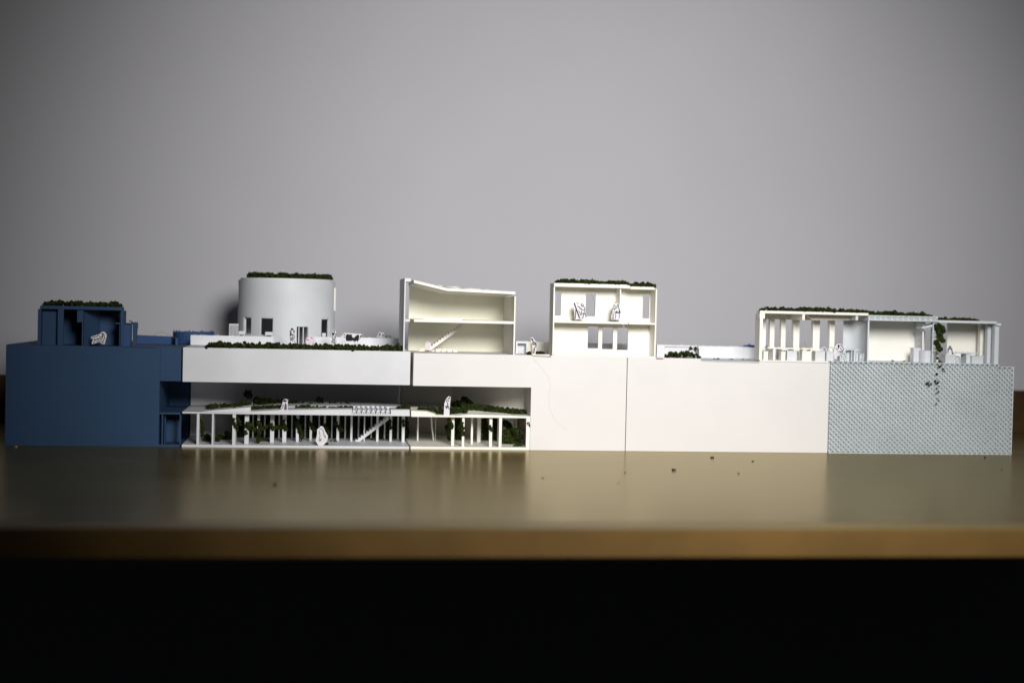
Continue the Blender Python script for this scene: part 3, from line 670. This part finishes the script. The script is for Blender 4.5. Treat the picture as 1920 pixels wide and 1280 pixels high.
mb = MB(); pth = smooth_path([(X(1716,640,Y2), Y2-.2), (X(1722,640,40), 40), (X(1729,640,26), 26), (X(1732,640,14), 16)]); mb.wall(pth, 1.8, zl+.05, zt0-1.5)
for k in range(14):
    z_ = zl+5+k*3.2; mb.blob(X(1718+random.random()*9,640,30), 26+random.random()*8, z_, .8)
mb.build('ribbed_corner', 'white', rp)
mb = MB(); mb.prism([P(1727,613,8), P(1752,607,8), P(1752,610.5,8), P(1728,616.5,8)], 6, 22)
for k in range(5): x = 1733+k*3; mb.prism([P(x,613-k*.6,8), P(x+2,612.6-k*.6,8), P(x+1.6,617+random.random()*4-k*.6,8), P(x+.4,617-k*.6,8)], 8, 9.5)
mb.build('canopy', 'ice', rp)
MB().box(X(1746.5,640,14), X(1749,640,14), 14, 17, Z(1748,658,14), zt0-.1).build('column', 'ice', rp, .1)
la = MB(); zz0, zz1 = Z(1750,657,4), Z(1750,606,4); xa, xb = X(1748.6,630,4), X(1756.5,630,4)
la.box(xa, xa+1, 4, 6, zl+.05, zt0-.06)
for k in range(8): z_ = zz0+(zz1-zz0)*k/7; la.box(xa+1.02, xb, 4, 6, z_-.4, z_+.4)
la.build('trellis', 'ice', rp)
MB().box(X(1757,640,20), X(1760.5,640,20), 20, 24, zl+.05, zu0-.05).build('column', 'cream_in', rp, .1)
MB().box(X(1776,640,Y2), X(1836,640,Y2), Y2, Y2+2, zl+.05, zu0-.05).build('back_wall', 'cream_in', rp)
for a, c, y, m_ in ((1838,1848,34,'cream_in'), (1851.5,1861.5,16,'ice_rib'), (1865,1873,3,'ice_rib')):
    MB().box(X(a,640,y), X(c,640,y), y, y+7, zl+.05, zu0-.05).build('column', m_, rp, .2)
pl = thing('round_planter', (X(1741,670,16), 16, zl), 'half-round pale blue planter under the trellis', 'planter')
pr = (X(1754,665,14)-X(1727,665,14))/2; px_ = X(1740,665,14); zpl = Z(1740,657.5,8)
mb = MB(); mb.cyl(px_, 18, pr, zl+.06, zpl, 40); ragged(mb, [(px_-pr+1,10),(px_+pr,10)], zpl, .4, 3, 1.2)
mb.build('tub', 'ice_rib', pl, smooth=False)
MB().box(X(1713,665,20), X(1726.5,665,20), 20, 30, zl+.05, Z(1720,652,20)).build('side_block', 'white', pl, .3)
block_seat(1772.5, 1793, 665, 3, 12, 'ice_rib', 'pale blue box seat carrying the hooded paper person', zq2)
c6 = thing('printed_chair', (X(1797,670,2), 5, zq2), 'tiny pale blue truss stool right of the box seat', 'stool')
mb = MB(); a0, a1 = X(1794,672,1.5), X(1801,672,1.5); b1 = Z(1797,667.5,1.5)
for a, c in (((a0,b1-.3),(a1,b1-.3)), ((a0,zq2),(a1,b1)), ((a1-.3,zq2),(a1-.3,b1))): mb.bar(a, c, .7, 1.5+random.random()*.2, 3.5)
mb.build('side_frame', 'ice', c6); MB().box(a0, a1, 3.6, 10, zq2, b1).build('seat', 'ice_rib', c6)
slab_table(1792, 1833, 661, 8, 16, 'ice', 'pale blue pedestal table in the right end room', zq2, [(1812,1821)])
block_seat(1822, 1845, 667, 4, 12, 'ice_rib', 'pale blue low box right of the pedestal table', zq2)

# ================================================================== PAPER CUTOUTS
GR = 'paper cutouts standing on the model'
def cutout(label, cat, org, sc, outline, inks, base_z=None, Y=None, paper='paper', stick=None, name='paper_cutout'):
    f = lambda q: (org[0]+q[0]/sc, org[1]+q[1]/sc)
    pts = [f(q) for q in outline]; low = max(pts, key=lambda q: q[1])
    if Y is None: Y = max(1.5, G(low[0], low[1], base_z)[1])
    W = [P(a, c, Y) for a, c in pts]; zl_ = min(z for x, z in W); cxm_ = sum(x for x, z in W)/len(W)
    h = thing(name, (cxm_, Y, zl_), label, cat, GR)
    MB().prism(W, Y-.18, Y+.18).build('paper', paper, h)
    groups = {}
    for it in inks:
        kind, pp = it[0], [P(*f(q), Y) for q in it[1]]; colr = it[3] if len(it) > 3 else 'ink'
        mb = groups.setdefault(colr, MB()); k = random.random()*.06
        if kind == 'f': mb.prism(pp, Y-.27-k, Y-.185)
        else:
            wd = 1.3*it[2]/sc*.57*(1+Y/1520)
            for i in range(len(pp)-1): mb.bar(pp[i], pp[i+1], wd, Y-.27-k-.004*i, Y-.185)
    for colr, mb in groups.items(): mb.build({'ink':'ink_drawing','grey_ink':'shading','red_ink':'red_mark'}[colr], colr, h)
    if stick:
        a, c = P(*f(stick[0]), Y), P(*f(stick[1]), Y)
        MB().tube([(a[0], Y+1.0, a[1]), (c[0], Y+1.0, c[1])], .75, 8).build('wooden_stick', 'stick', h)
    return h
cutout('paper drawing of a person lounging in an armchair inside the blue house', 'paper cutout', (165,615), 36.58,
  [(180,635),(260,570),(450,520),(700,420),(840,390),(900,290),(1000,250),(1120,260),(1230,350),(1280,480),(1280,580),(1220,790),(1170,960),(1140,1090),(1000,1090),(870,990),(760,960),(620,985),(530,1040),(300,1090),(240,1030),(300,900),(370,770),(220,690)],
  [('f',[(260,600),(480,610),(470,660),(290,650)]), ('l',[(470,610),(600,580),(700,520),(720,430)],35), ('l',[(540,760),(950,770),(1050,500),(1170,500)],35), ('l',[(560,890),(1050,915),(1170,560)],35),
   ('f',[(900,380),(1000,340),(1120,400),(1100,480),(1050,440),(960,460)]), ('l',[(780,540),(860,640),(980,560),(990,470)],35), ('f',[(310,980),(430,920),(480,1000),(400,1020)]), ('l',[(430,720),(470,880),(550,760)],40),
   ('f',[(620,700),(740,700),(760,760),(610,750)]), ('f',[(800,650),(930,640),(850,690)]), ('f',[(880,740),(960,700),(940,770)]), ('l',[(1010,950),(1040,1050)],45)], Y=2.0)
cutout('paper drawing of a standing man holding his hand to his head by the tower door', 'paper cutout', (535,608), 28.45,
  [(300,180),(400,180),(460,280),(500,380),(560,520),(610,900),(600,1010),(480,1130),(200,1130),(150,960),(190,500),(230,330)],
  [('f',[(305,200),(420,210),(430,300),(380,290),(340,340),(300,280)]), ('l',[(300,320),(240,380),(290,440),(300,560)],35), ('f',[(240,450),(300,480),(290,640),(240,690)]), ('l',[(430,300),(490,400),(430,440)],40), ('l',[(310,560),(450,560)],45),
   ('l',[(470,590),(470,740),(400,790)],30), ('f',[(240,710),(390,690),(380,870),(250,880)],0,'grey_ink'), ('l',[(390,640),(370,760),(380,880)],35), ('l',[(430,830),(560,1000)],18,'grey_ink'), ('l',[(340,350),(330,540)],18,'grey_ink')], Y=58)
cutout('pinkish paper pig with two red marks beside the tower door', 'paper cutout', (535,608), 28.45,
  [(1090,1130),(1085,900),(1110,750),(1150,690),(1250,650),(1380,600),(1480,600),(1540,680),(1530,800),(1500,900),(1460,1080),(1420,1115),(1330,1100),(1230,1060),(1160,1100)],
  [('f',[(1360,680),(1440,690),(1460,770),(1390,740)],0,'red_ink'), ('l',[(1140,760),(1160,840),(1200,850),(1230,800)],28,'red_ink')], Y=16, paper='pinkpaper', stick=((1300,900),(1300,1080)))
cutout('paper drawing of a man holding a bag, left of the cow', 'paper cutout', (612,610), 25.6,
  [(330,190),(420,190),(460,280),(480,380),(480,520),(490,800),(440,930),(330,930),(230,850),(300,700),(250,520),(250,400),(290,310)],
  [('f',[(330,220),(420,215),(430,270),(390,270),(350,300)]), ('f',[(280,330),(320,330),(350,420),(330,500),(260,430)]), ('l',[(390,320),(340,440),(300,500)],45), ('l',[(440,380),(470,450),(420,500)],30), ('f',[(390,500),(450,530),(440,600),(400,570)]),
   ('l',[(270,540),(330,660),(250,790),(320,830)],30), ('l',[(420,600),(360,720),(380,860)],30), ('l',[(340,560),(420,560)],20,'grey_ink')], Y=55, stick=((488,262),(478,400)))
cutout('black and white spotted paper cow standing in the moss', 'paper cutout', (612,610), 25.6,
  [(640,900),(660,700),(720,480),(760,390),(860,350),(980,360),(1200,370),(1500,400),(1650,400),(1750,440),(1740,510),(1680,520),(1640,640),(1600,690),(1550,680),(1530,780),(1500,850),(1480,1030),(1410,1020),(1380,1000),(1340,1020),(1290,1020),(1260,800),(1170,830),(1120,790),(940,800),(880,890),(820,1000),(740,980)],
  [('f',[(930,560),(930,480),(990,410),(1100,430),(1240,440),(1220,500),(1250,560),(1330,600),(1380,530),(1480,450),(1560,450),(1580,520),(1560,640),(1530,750),(1480,770),(1440,720),(1400,760),(1330,780),(1290,720),(1130,750),(950,740),(940,670),(920,620)]),
   ('f',[(1640,460),(1740,455),(1730,500),(1670,520),(1620,630),(1600,600)]), ('f',[(1560,640),(1615,645),(1590,690)]), ('f',[(740,570),(760,430),(820,360),(850,360),(790,430)]), ('f',[(820,460),(890,400),(930,400),(850,490)]), ('f',[(840,530),(900,540),(890,590),(850,570)])], Y=24, stick=((1140,350),(1140,700)))
cutout('small grey paper figure sitting on the parapet near the dark house side', 'paper cutout', (630,590), 12.8,
  [(975,530),(1050,400),(1090,385),(1140,420),(1168,540)], [('f',[(1010,510),(1060,420),(1070,500)]), ('f',[(1100,520),(1120,440),(1150,510)]), ('l',[(1060,400),(1120,410)],18,'grey_ink')], Y=100)
cutout('paper drawing of a painter on a stool at an easel upstairs', 'paper cutout', (1066,560), 28.44,
  [(270,200),(330,190),(450,230),(620,300),(680,250),(760,260),(820,370),(880,500),(900,640),(980,960),(960,1010),(800,1040),(620,1080),(420,1110),(330,1110),(300,600),(250,260)],
  [('l',[(295,220),(420,580),(590,1040)],50), ('l',[(390,560),(360,1070)],34), ('f',[(450,380),(530,380),(620,450),(650,540),(590,540),(520,440)],0,'grey_ink'), ('f',[(450,380),(530,380),(540,430),(480,430)]), ('l',[(680,290),(720,270),(780,300),(790,370),(740,410),(680,380),(680,290)],26),
   ('f',[(680,280),(730,268),(710,330)]), ('f',[(740,350),(790,370),(760,410)]), ('l',[(790,390),(860,470),(865,620),(700,590)],28), ('f',[(640,500),(720,510),(690,570),(620,560)]), ('l',[(540,630),(570,720),(640,800),(610,870)],26), ('l',[(680,640),(690,750),(720,800),(650,880)],30), ('l',[(780,730),(780,1000),(690,1020)],30), ('l',[(860,660),(880,780),(950,980)],34), ('l',[(790,810),(870,800)],26)],
  Y=3.0, stick=((440,200),(600,300)))
cutout('paper drawing of two people at a pedestal upstairs beside the partition', 'paper cutout', (1136,560), 28.44,
  [(280,1110),(300,800),(330,560),(370,380),(420,310),(470,250),(560,220),(660,240),(720,330),(780,560),(820,740),(760,800),(740,1080),(690,1120),(500,1120)],
  [('l',[(390,460),(385,400),(410,340),(450,320),(490,370)],24), ('f',[(470,370),(520,400),(490,490),(460,470)]), ('l',[(370,500),(450,560),(540,510),(590,440)],30), ('f',[(570,390),(620,400),(610,450),(570,440)]), ('f',[(600,290),(650,290),(660,330),(610,340)]), ('l',[(650,300),(680,400),(690,540),(760,700)],30), ('l',[(610,340),(600,400)],24),
   ('f',[(480,720),(590,640),(610,700),(690,710),(690,640),(720,640),(790,730),(780,770),(480,770)]), ('l',[(350,500),(330,600),(320,800)],28), ('l',[(450,560),(430,700),(420,800)],22,'grey_ink'), ('l',[(380,800),(385,1020)],34), ('f',[(310,1050),(380,1010),(450,1070),(320,1080)]), ('f',[(490,800),(540,800),(530,1080),(490,1080)],0,'grey_ink'), ('f',[(690,790),(740,790),(730,1060),(690,1080)],0,'grey_ink')],
  Y=3.0, stick=((500,180),(500,700)))
cutout('round-backed paper drawing of a man resting beside the tall blue table', 'paper cutout', (1556,635), 24,
  [(350,790),(290,760),(230,520),(240,330),(330,230),(450,220),(580,300),(640,400),(650,500),(560,570),(450,600),(420,760)],
  [('f',[(340,330),(360,270),(420,270),(430,330),(410,440),(380,450),(360,380)]), ('l',[(430,300),(520,300),(590,400),(600,520),(520,570),(390,570)],26), ('f',[(270,430),(340,440),(360,500),(310,500)]), ('l',[(470,390),(500,480),(540,500)],28), ('l',[(360,520),(360,700)],22,'grey_ink')], Y=2.2, stick=((430,195),(430,560)))
cutout('paper drawing of a hooded person seated on the box at the right end', 'paper cutout', (1762,640), 21.33,
  [(290,560),(290,340),(340,230),(400,160),(470,180),(520,300),(560,420),(620,470),(600,560),(500,560)],
  [('l',[(370,230),(385,190),(420,185),(440,220)],24), ('f',[(375,215),(435,215),(425,245),(385,245)]), ('l',[(330,470),(330,310),(370,260),(470,270),(490,400),(500,490)],28), ('l',[(350,310),(460,310)],22), ('f',[(480,450),(510,420),(525,470),(580,475),(540,510),(480,510)])], Y=8)
cutout('paper drawing of a person in dark hair sitting on the white sloped slab', 'paper cutout', (515,735), 12.19,
  [(110,410),(170,300),(190,190),(240,150),(290,170),(300,250),(300,430),(290,470),(150,470)],
  [('f',[(190,200),(230,165),(275,185),(275,220),(200,225)]), ('f',[(230,260),(285,280),(280,430),(210,420),(220,330)],0,'grey_ink'), ('l',[(200,280),(185,350),(130,395)],14), ('l',[(240,240),(250,330),(230,420)],14), ('l',[(270,320),(265,430)],14)], Y=1.5, stick=((292,160),(300,215)))
cutout('paper drawing of a crouching person on the arcade floor', 'paper cutout', (515,735), 12.19,
  [(935,1110),(970,960),(970,850),(1060,770),(1110,790),(1160,900),(1220,1000),(1200,1120),(1110,1215),(1000,1215)],
  [('l',[(1020,820),(1060,850),(1090,810)],12,'grey_ink'), ('l',[(1100,850),(1120,960),(1170,1020)],14,'grey_ink'), ('f',[(1000,1100),(1060,1050),(1080,1080),(1030,1130)],0,'grey_ink'), ('f',[(1110,990),(1180,1030),(1150,1050)],0,'grey_ink'), ('l',[(1010,870),(1040,990),(1010,1080)],12,'grey_ink')], base_z=2.9)
cutout('tall narrow leaning paper figure on the cream slab by the moss', 'paper cutout', (770,720), 8,
  [(495,478),(505,290),(530,220),(570,180),(600,190),(590,300),(580,478)],
  [('f',[(560,205),(592,192),(582,225),(565,225)]), ('l',[(530,240),(560,300),(530,360),(570,330)],9), ('l',[(550,300),(580,380)],9), ('l',[(520,320),(545,370)],9), ('l',[(540,220),(575,260)],9)], Y=1.4)
cutout('pinkish paper pig with one red mark at the foot of the stair', 'paper cutout', (770,590), 14.77,
  [(390,970),(400,830),(430,760),(470,730),(560,790),(550,900),(530,1000),(480,985),(440,975)], [('f',[(455,760),(485,770),(470,800)],0,'red_ink')], Y=6, paper='pinkpaper', stick=((440,900),(430,1010)))
cutout('paper drawing of a stooping man between the two cream houses', 'paper cutout', (960,620), 21.33,
  [(740,350),(760,270),(820,260),(880,330),(950,440),(980,600),(950,700),(940,930),(860,945),(805,930),(860,700),(840,600),(780,480)],
  [('l',[(770,310),(850,400)],48), ('l',[(840,440),(930,480),(900,560),(830,530),(840,440)],34), ('l',[(950,480),(960,600),(900,690)],28), ('l',[(890,700),(870,880)],36), ('f',[(810,905),(870,870),(890,910)])], Y=2.5, stick=((770,500),(790,930)))

# ================================================================== MOSS
def moss(label, rows, y0, y1, zfun, hmax, dens=1.0, rmin=.9, rmax=2.4, name='moss_strip', cat='moss', group='moss on the model', gap=0):
    """rows: (x0, x1) in mm; zfun(x, y) the surface under the moss"""
    mb = MB(); sd = random.random()*100
    for x0, x1 in rows:
        n = int(abs(x1-x0)*(y1-y0)**.6*.36*dens)+3
        for _ in range(n):
            x = random.uniform(x0, x1); y = random.uniform(y0, y1)
            nz = noise.noise(Vector((x*.11+sd, y*.05, 1.7)))*.5+.5; nz2 = noise.noise(Vector((x*.33+sd, 4.2, y*.1)))*.5+.5
            if gap and nz2 < gap: continue
            edge = min(1, (x-x0)/6+.25, (x1-x)/6+.25)
            h = hmax*(.25+.55*nz+.45*nz2)*edge; r = random.uniform(rmin, rmax)
            mb.blob(x, y, zfun(x, y)+max(r*.25, random.random()**.6*h-r*.4), r)
    return solo(name, mb, 'moss', label, cat, group)
L = lambda px0, px1, py, y: (X(px0,py,y), X(px1,py,y))
flatz = lambda z: (lambda x, y: z)
moss('dark moss row on the flat roof of the blue house', [L(80,225,570,6)], 1, 34, flatz(zrt), 5.6)
rm = MB(); sd = 3.3
for _ in range(1500):
    t_ = random.uniform(0, 2*math.pi); rr = (TR-6)*math.sqrt(random.uniform(.3, 1)); x = TX+2+rr*math.sin(t_); y = TY-rr*math.cos(t_)
    if x < TX-TR*.80: continue
    nz = noise.noise(Vector((x*.12, y*.08, 9)))*.5+.5; r_ = random.uniform(.9, 2.5)
    rm.blob(x, y, ztop+2.4+random.random()*6.6*(.35+.7*nz), r_)
solo('moss_ring', rm, 'moss', 'dark moss heaped over the round tower roof', 'moss', 'moss on the model')
moss('long dark moss hedge along the front edge of the white deck', [L(384,755,652,6)], .8, 46, flatz(ZD+.9), 6.0, 1.25)
moss('dark moss tuft against the dark side wall of the house slice', [L(738,756,650,10)], 3, 40, flatz(ZD+.9), 8, 1.2)
moss('dark moss row on the roof of the two-storey house', [L(1044,1180,530,5)], 0, 22, flatz(zr1-.2), 5.4, 1.2)
moss('short dark moss row on the right roof piece of the two-storey house', [L(1183,1229,536,5)], 0, 22, flatz(za1-.2), 5.6, 1.2)
moss('long dark moss row on the roof of the long open pavilion', [L(1426,1629,584,5)], 0, 16, flatz(zpt), 5.2, 1.0)
moss('dark moss row on the lattice roof left of the trellis', [L(1632,1745,590,6)], 1, 26, flatz(zt1), 5.0, 1.0)
moss('thin dark moss row on the lowest roof at the right end', [L(1760,1840,600,6)], 6, 46, flatz(zu1), 3.2, .9)
moss('moss bushes inside the white planter box', [L(1250,1312,668,8)], 3, 16, flatz(zc2), 9.0, 1.3, name='moss_bush')
moss('round moss bush behind the stooping paper man', [L(1004,1020,660,10), L(990,999,660,14)], 4, 20, flatz(Z(1014,664.2)), 5.2, 1.5, name='moss_bush')
def clump(label, pts, Y, r, n, name='moss_clump', dy=4, group='moss on the model', cat='moss', mat='moss'):
    mb = MB()
    for px, py in pts:
        for _ in range(n):
            yy = Y+random.uniform(-dy, dy); x, z = P(px+random.uniform(-1, 1)*r/.57*1.1, py+random.uniform(-1, 1)*r/.57*.9, yy)
            mb.blob(x, yy, z, r*random.uniform(.35, .7))
    return solo(name, mb, mat, label, cat, group)
clump('small moss tuft hanging at the rim of the planter box', [(1295,652), (1300,654), (1307,655), (1306,652)], 19, 1.6, 6)
# mossy banks in the upper recess
def bank(label, segs, Y0, Y1, r=1.8, n=9, name='moss_bank'):
    mb = MB(); r *= 1.22; n = int(n*1.4)
    for (ax, ay, bx, by, k) in segs:
        for i in range(k):
            f = (i+random.random())/k
            for _ in range(n):
                yy = random.uniform(Y0, Y1); x, z = P(ax+(bx-ax)*f+random.uniform(-3,3), ay+(by-ay)*f+random.uniform(-1,1)*r/.57, yy)
                mb.blob(x, yy, z, r*random.uniform(.4, .85))
    return solo(name, mb, 'moss', label, 'moss', 'moss on the model')
bank('long low moss bank rising from the left end of the white recess', [(388,763,440,760,12), (440,759,470,756,8)], 34, 44, 1.7)
bank('moss bank along the front edge of the white slab left of the sitting figure', [(437,767,475,768,10), (475,766,527,764,14)], 20, 30, 1.9)
bank('dark moss heap climbing the back wall of the white recess', [(478,750,500,755,8), (497,752,560,759,16), (462,738,472,742,3), (560,760,660,761,14)], 74, 84, 2.2, 8)
bank('moss patch right of the sitting figure on the white slab', [(556,765,580,763,7), (580,766,612,766,7)], 18, 28, 1.7)
bank('thin moss trail leading to the ribbed steps', [(618,766,660,764,12)], 16, 24, 1.3, 7)
bank('lone dark moss ball on the back wall of the white recess', [(596,748,603,752,3)], 80, 86, 2.2, 8, 'moss_ball')
bank('moss tuft at the right end of the white slab', [(746,766,767,764,6)], 14, 24, 2.0, 10, 'moss_tuft')
bank('low moss row on the left end of the cream slab', [(785,767,816,768,9)], 14, 22, 1.6, 8)
bank('moss clumps around the foot of the tall leaning figure', [(822,771,830,769,4), (845,771,862,771,6), (866,773,874,774,4)], 10, 18, 2.2, 9)
bank('dark moss arch on the back wall of the cream recess', [(850,757,868,756,6), (866,748,876,750,3), (877,753,888,762,6)], 76, 86, 2.0, 7)
bank('long moss bank sloping down to the right end of the cream slab', [(865,764,900,764,10), (900,764,950,772,18), (950,771,988,775,14)], 26, 36, 2.2, 9)
# vines in the arcade
def vines(label, segs, zone, r=1.3, n=5, name='moss_vine'):
    mb = MB(); big = name in ('moss_vine','moss_tuft','moss_bush','moss_plant')
    if big: r *= 1.4; n += 3
    for (ax, ay, bx, by, k, Y) in segs:
        if name == 'moss_vine' and (430 < ax < 770 or 840 < ax < 945):
            Y = min(COLS, key=lambda q: abs(q[0]-(ax+bx)/2))[1]+.2
        for i in range(k):
            f = (i+random.random())/k
            for _ in range(n):
                yy = Y+random.uniform(-2.5, 2.5); x, z = P(ax+(bx-ax)*f+random.uniform(-1.8,1.8), ay+(by-ay)*f+random.uniform(-1,1), yy)
                mb.blob(x, yy, max(z, 3.2), r*random.uniform(.35, .9))
    return solo(name, mb, 'moss', label, 'moss', 'moss on the model')
vines('moss vine trailing down beside the leftmost arcade column', [(374,783,376,790,3,10), (378,790,380,817,9,14)], 0)
vines('moss tuft on the floor at the second arcade column', [(383,822,394,828,8,40), (388,816,392,824,5,42)], 0, 2.0, 7, 'moss_tuft')
vines('moss growing low behind the third arcade column', [(402,812,408,826,9,36), (410,818,432,825,12,60), (425,810,432,824,8,66)], 0, 2.2, 7, 'moss_tuft')
vines('moss vine wrapped round the thickest arcade column', [(437,783,440,800,8,2), (440,795,446,805,6,4), (446,784,450,796,6,12)], 0)
vines('moss vine swagged over the fourth and fifth arcade columns', [(459,797,470,803,7,14), (464,792,476,806,9,18), (458,806,462,812,3,14)], 0, 1.7, 6)
vines('moss vine climbing the column left of the floor tuft', [(484,788,488,800,6,16), (487,800,484,826,12,20), (490,805,500,800,7,40)], 0, 1.6, 6)
vines('moss tuft on the floor between two middle columns', [(488,826,502,829,7,46)], 0, 2.0, 7, 'moss_tuft')
vines('moss vine hanging across the middle arcade columns', [(507,795,512,804,5,44), (512,801,536,801,9,52), (530,790,536,805,6,52), (556,786,560,800,6,56), (560,800,566,820,8,62)], 0, 1.8, 6)
vines('moss vine across the columns left of the crouching figure', [(578,790,590,806,8,66), (606,795,616,812,7,72), (628,793,640,806,7,72)], 0, 1.7, 6)
vines('dark moss curtain along the back of the white arcade', [(x, 781, x+4, 824, 14, 90) for x in range(446, 664, 8)], 0, 3.0, 6, 'moss_curtain')
vines('dark moss curtain behind the arcade staircase', [(x, 781, x+3, 824, 14, 92) for x in range(664, 764, 8)], 0, 3.0, 6, 'moss_curtain')
vines('moss vine on the last white columns near the joint', [(731,785,733,806,8,56), (756,786,757,798,5,44)], 0, 1.1)
vines('moss scraps on the floor beside the arcade staircase', [(662,822,678,827,6,66), (690,826,760,826,14,72), (620,828,634,830,4,50)], 0, 1.3, 4, 'moss_scraps')
vines('moss tuft at the feet of the crouching figure', [(608,834,613,835,3,12)], 0, 1.8, 7, 'moss_tuft')
vines('moss vine climbing the first thick cream column', [(842,786,847,800,6,30), (840,800,843,824,10,48)], 0, 2.0, 7)
vines('moss vine on the second cream column', [(866,790,868,815,9,18), (862,800,866,812,5,30)], 0, 1.6, 6)
for xs_, lb in (((856, 860), 'dark moss curtain beside the first thick cream column'), ((906, 910), 'dark moss curtain in the wide gap between cream columns'), ((927, 930), 'narrow dark moss curtain left of the last thick cream column')):
    vines(lb, [(x, 784, x+3, 828, 14, 80) for x in xs_], 0, 2.8, 6, 'moss_curtain')
vines('moss clump hanging on the cream column by the bush', [(917,798,922,806,5,14)], 0, 1.4, 6)
vines('big dark moss bush in the right corner of the cream arcade', [(x, 806+abs(960-x)*.3, x+2, 830, 9, 40) for x in range(944, 970, 4)]+[(946,792,956,800,5,52), (966,806,974,820,8,34)], 0, 2.8, 8, 'moss_bush')
vines('moss scraps on the right frame post of the cream arcade', [(990,791,993,799,4,.8), (982,803,983,807,2,30)], 0, 1.0, 5, 'moss_scraps')
vines('pale moss tuft at the floor corner of the cream arcade', [(964,836,972,840,4,12), (968,832,980,836,4,14)], 0, 1.4, 5, 'moss_tuft')
# plant on the trellis and its trail down the lattice
vines('bushy moss plant climbing the trellis', [(1754,612,1766,614,7,3), (1757,616,1768,640,14,3), (1755,640,1762,655,9,3), (1762,610,1770,620,5,4)], 0, 2.1, 8, 'moss_plant')
vines('little moss sprig on the deck under the trellis', [(1757,669,1758,674,3,2), (1760,677,1766,679,3,2)], 0, 1.0, 5, 'moss_sprig')
for i, (px, py, lb) in enumerate([(1741.5,718.5,'moss bit in a lattice cell, alone left of the trail'), (1761.5,685.5,'topmost moss bit of the trail down the lattice'), (1768,692.5,'moss bit in the lattice right of the trail'), (1757.5,702,'moss bit in the lattice, second of the trail from the top'),
                               (1757,714.5,'darkest moss bit in the middle of the lattice trail'), (1757.5,725,'moss bit just under the darkest one of the lattice trail'), (1757.5,735,'moss bit low on the lattice trail above the bright green one'), (1758.5,747,'small bright moss bit near the end of the lattice trail'), (1756,757,'lowest moss bit of the trail down the lattice')]):
    clump(lb, [(px, py), (px+random.uniform(-2,2), py+2)], .9, 2.0 if i in (0,4) else 1.75-.09*i, 7 if i in (0,1,4) else 4, 'moss_bit', .9, 'moss bits caught in the lattice')
def crumb(label, px, py, r, base, mat='moss', cat='crumb', grp='crumbs lying about'):
    x, y = G(px, py, base); mb = MB()
    for _ in range(5): mb.blob(x+random.uniform(-1,1)*r*.8, y+random.uniform(-1,1)*r*.8, base+r*.4, r*random.uniform(.38,.68))
    solo('moss_crumb', mb, mat, label, cat, grp)
crumb('large dark crumb on the desk in front of the blank cream front', 1264, 882, 2.3, 0, 'rock')
crumb('dark crumb on the desk close under the blank cream front', 1336, 858.5, 1.9, 0, 'rock')
crumb('small dark crumb on the desk right of the two big ones', 1411, 865, 1.1, 0, 'rock')
crumb('tiny dark crumb in front of the small one on the desk', 1384, 888, 1.2, 0, 'rock')
crumb('tiny crumb on the desk under the joint of the cream sections', 1172, 886, .9, 0, 'rock')
crumb('tiny crumb on the desk below the end of the cream recess', 1017, 896, .9, 0, 'rock')
crumb('moss crumb on the desk at the lattice foot, left one', 1814, 846.5, 1.5, 0)
crumb('moss crumb on the desk at the right corner of the lattice', 1887, 846.5, 2.0, 0)
crumb('moss crumb on the desk a little in front of the lattice', 1846, 858, 1.2, 0)
crumb('tiny crumb on the desk farthest right', 1878, 880, .8, 0, 'rock')
crumb('brown crumb on the desk before the blue block', 30, 838, 1.4, 0, 'stick')
crumb('dark flat crumb on the desk before the white arcade', 515, 909, 2.0, 0, 'rock')
crumb('tiny crumb on the desk nearest the front edge', 1160, 905, .8, 0, 'rock')
crumb('moss crumb on the pale floor of the lattice room, left one', 1674, 677, 1.4, zl)
crumb('moss crumb on the pale floor of the lattice room, right one', 1695.5, 677.5, 1.2, zl)
crumb('moss crumb beside the tiny stool in the right end room', 1804, 678.6, 1.1, zl)
for a, c, lb in ((1333,672,'moss crumb cluster on the grey path right of the planter box'), (1362,672.5,'lone moss crumb in the middle of the grey path'), (1386,673,'small moss crumb on the grey path'), (1406,674.5,'flat moss cluster on the grey path by the pillar')):
    mb = MB()
    for k in range(3 if a in (1362,1386) else 9):
        x, y = G(a+random.uniform(-5,5)*(1 if a in (1333,1406) else .3), c+random.uniform(-.5,.4), ZS+.4); mb.blob(x, min(max(y,1),60), ZS+.8, random.uniform(.5,.9))
    solo('moss_crumb', mb, 'moss', lb, 'crumb', 'crumbs lying about')
crumb('moss crumb on the base slab of the stair house, left one', 869, 654.5, .9, ZDC); crumb('moss crumb on the base slab of the stair house, middle one', 886, 655, .8, ZDC); crumb('moss crumb on the base slab of the stair house, right one', 909.5, 658.5, 1.1, ZDC)
clump('dark moss scrap on the parapet right of the grey figure', [(723,630), (727,631), (732,631.5)], 100, .9, 4, 'moss_scrap', 1)
# stray hairs
def hair(label, pts, Y, r=.13):
    mb = MB(); mb.tube([(P(a,c,Y)[0], Y, P(a,c,Y)[1]) for a, c in pts], r, 5)
    solo('stray_hair', mb, 'strand', label, 'hair', 'stray hairs')
hair('thin curved hair stuck on the cream front', [(1000,672), (1016,690), (1028,705), (1032.5,724), (1029,745), (1030,765), (1038,782), (1050,796), (1062,806)], -.12, .05)
hair('thin arched hair over the blue parapet', [(288,629), (295,624), (301,622), (310,624), (318,627.5)], 108, .13)
hair('thin upright hair in the wide pavilion window', [(1511,651), (1509,644), (1508,639)], 40, .13)
hair('thin hair leaning in the house window', [(1107,551), (1112,557), (1115,568), (1114.5,585), (1110,592)], 22, .15)
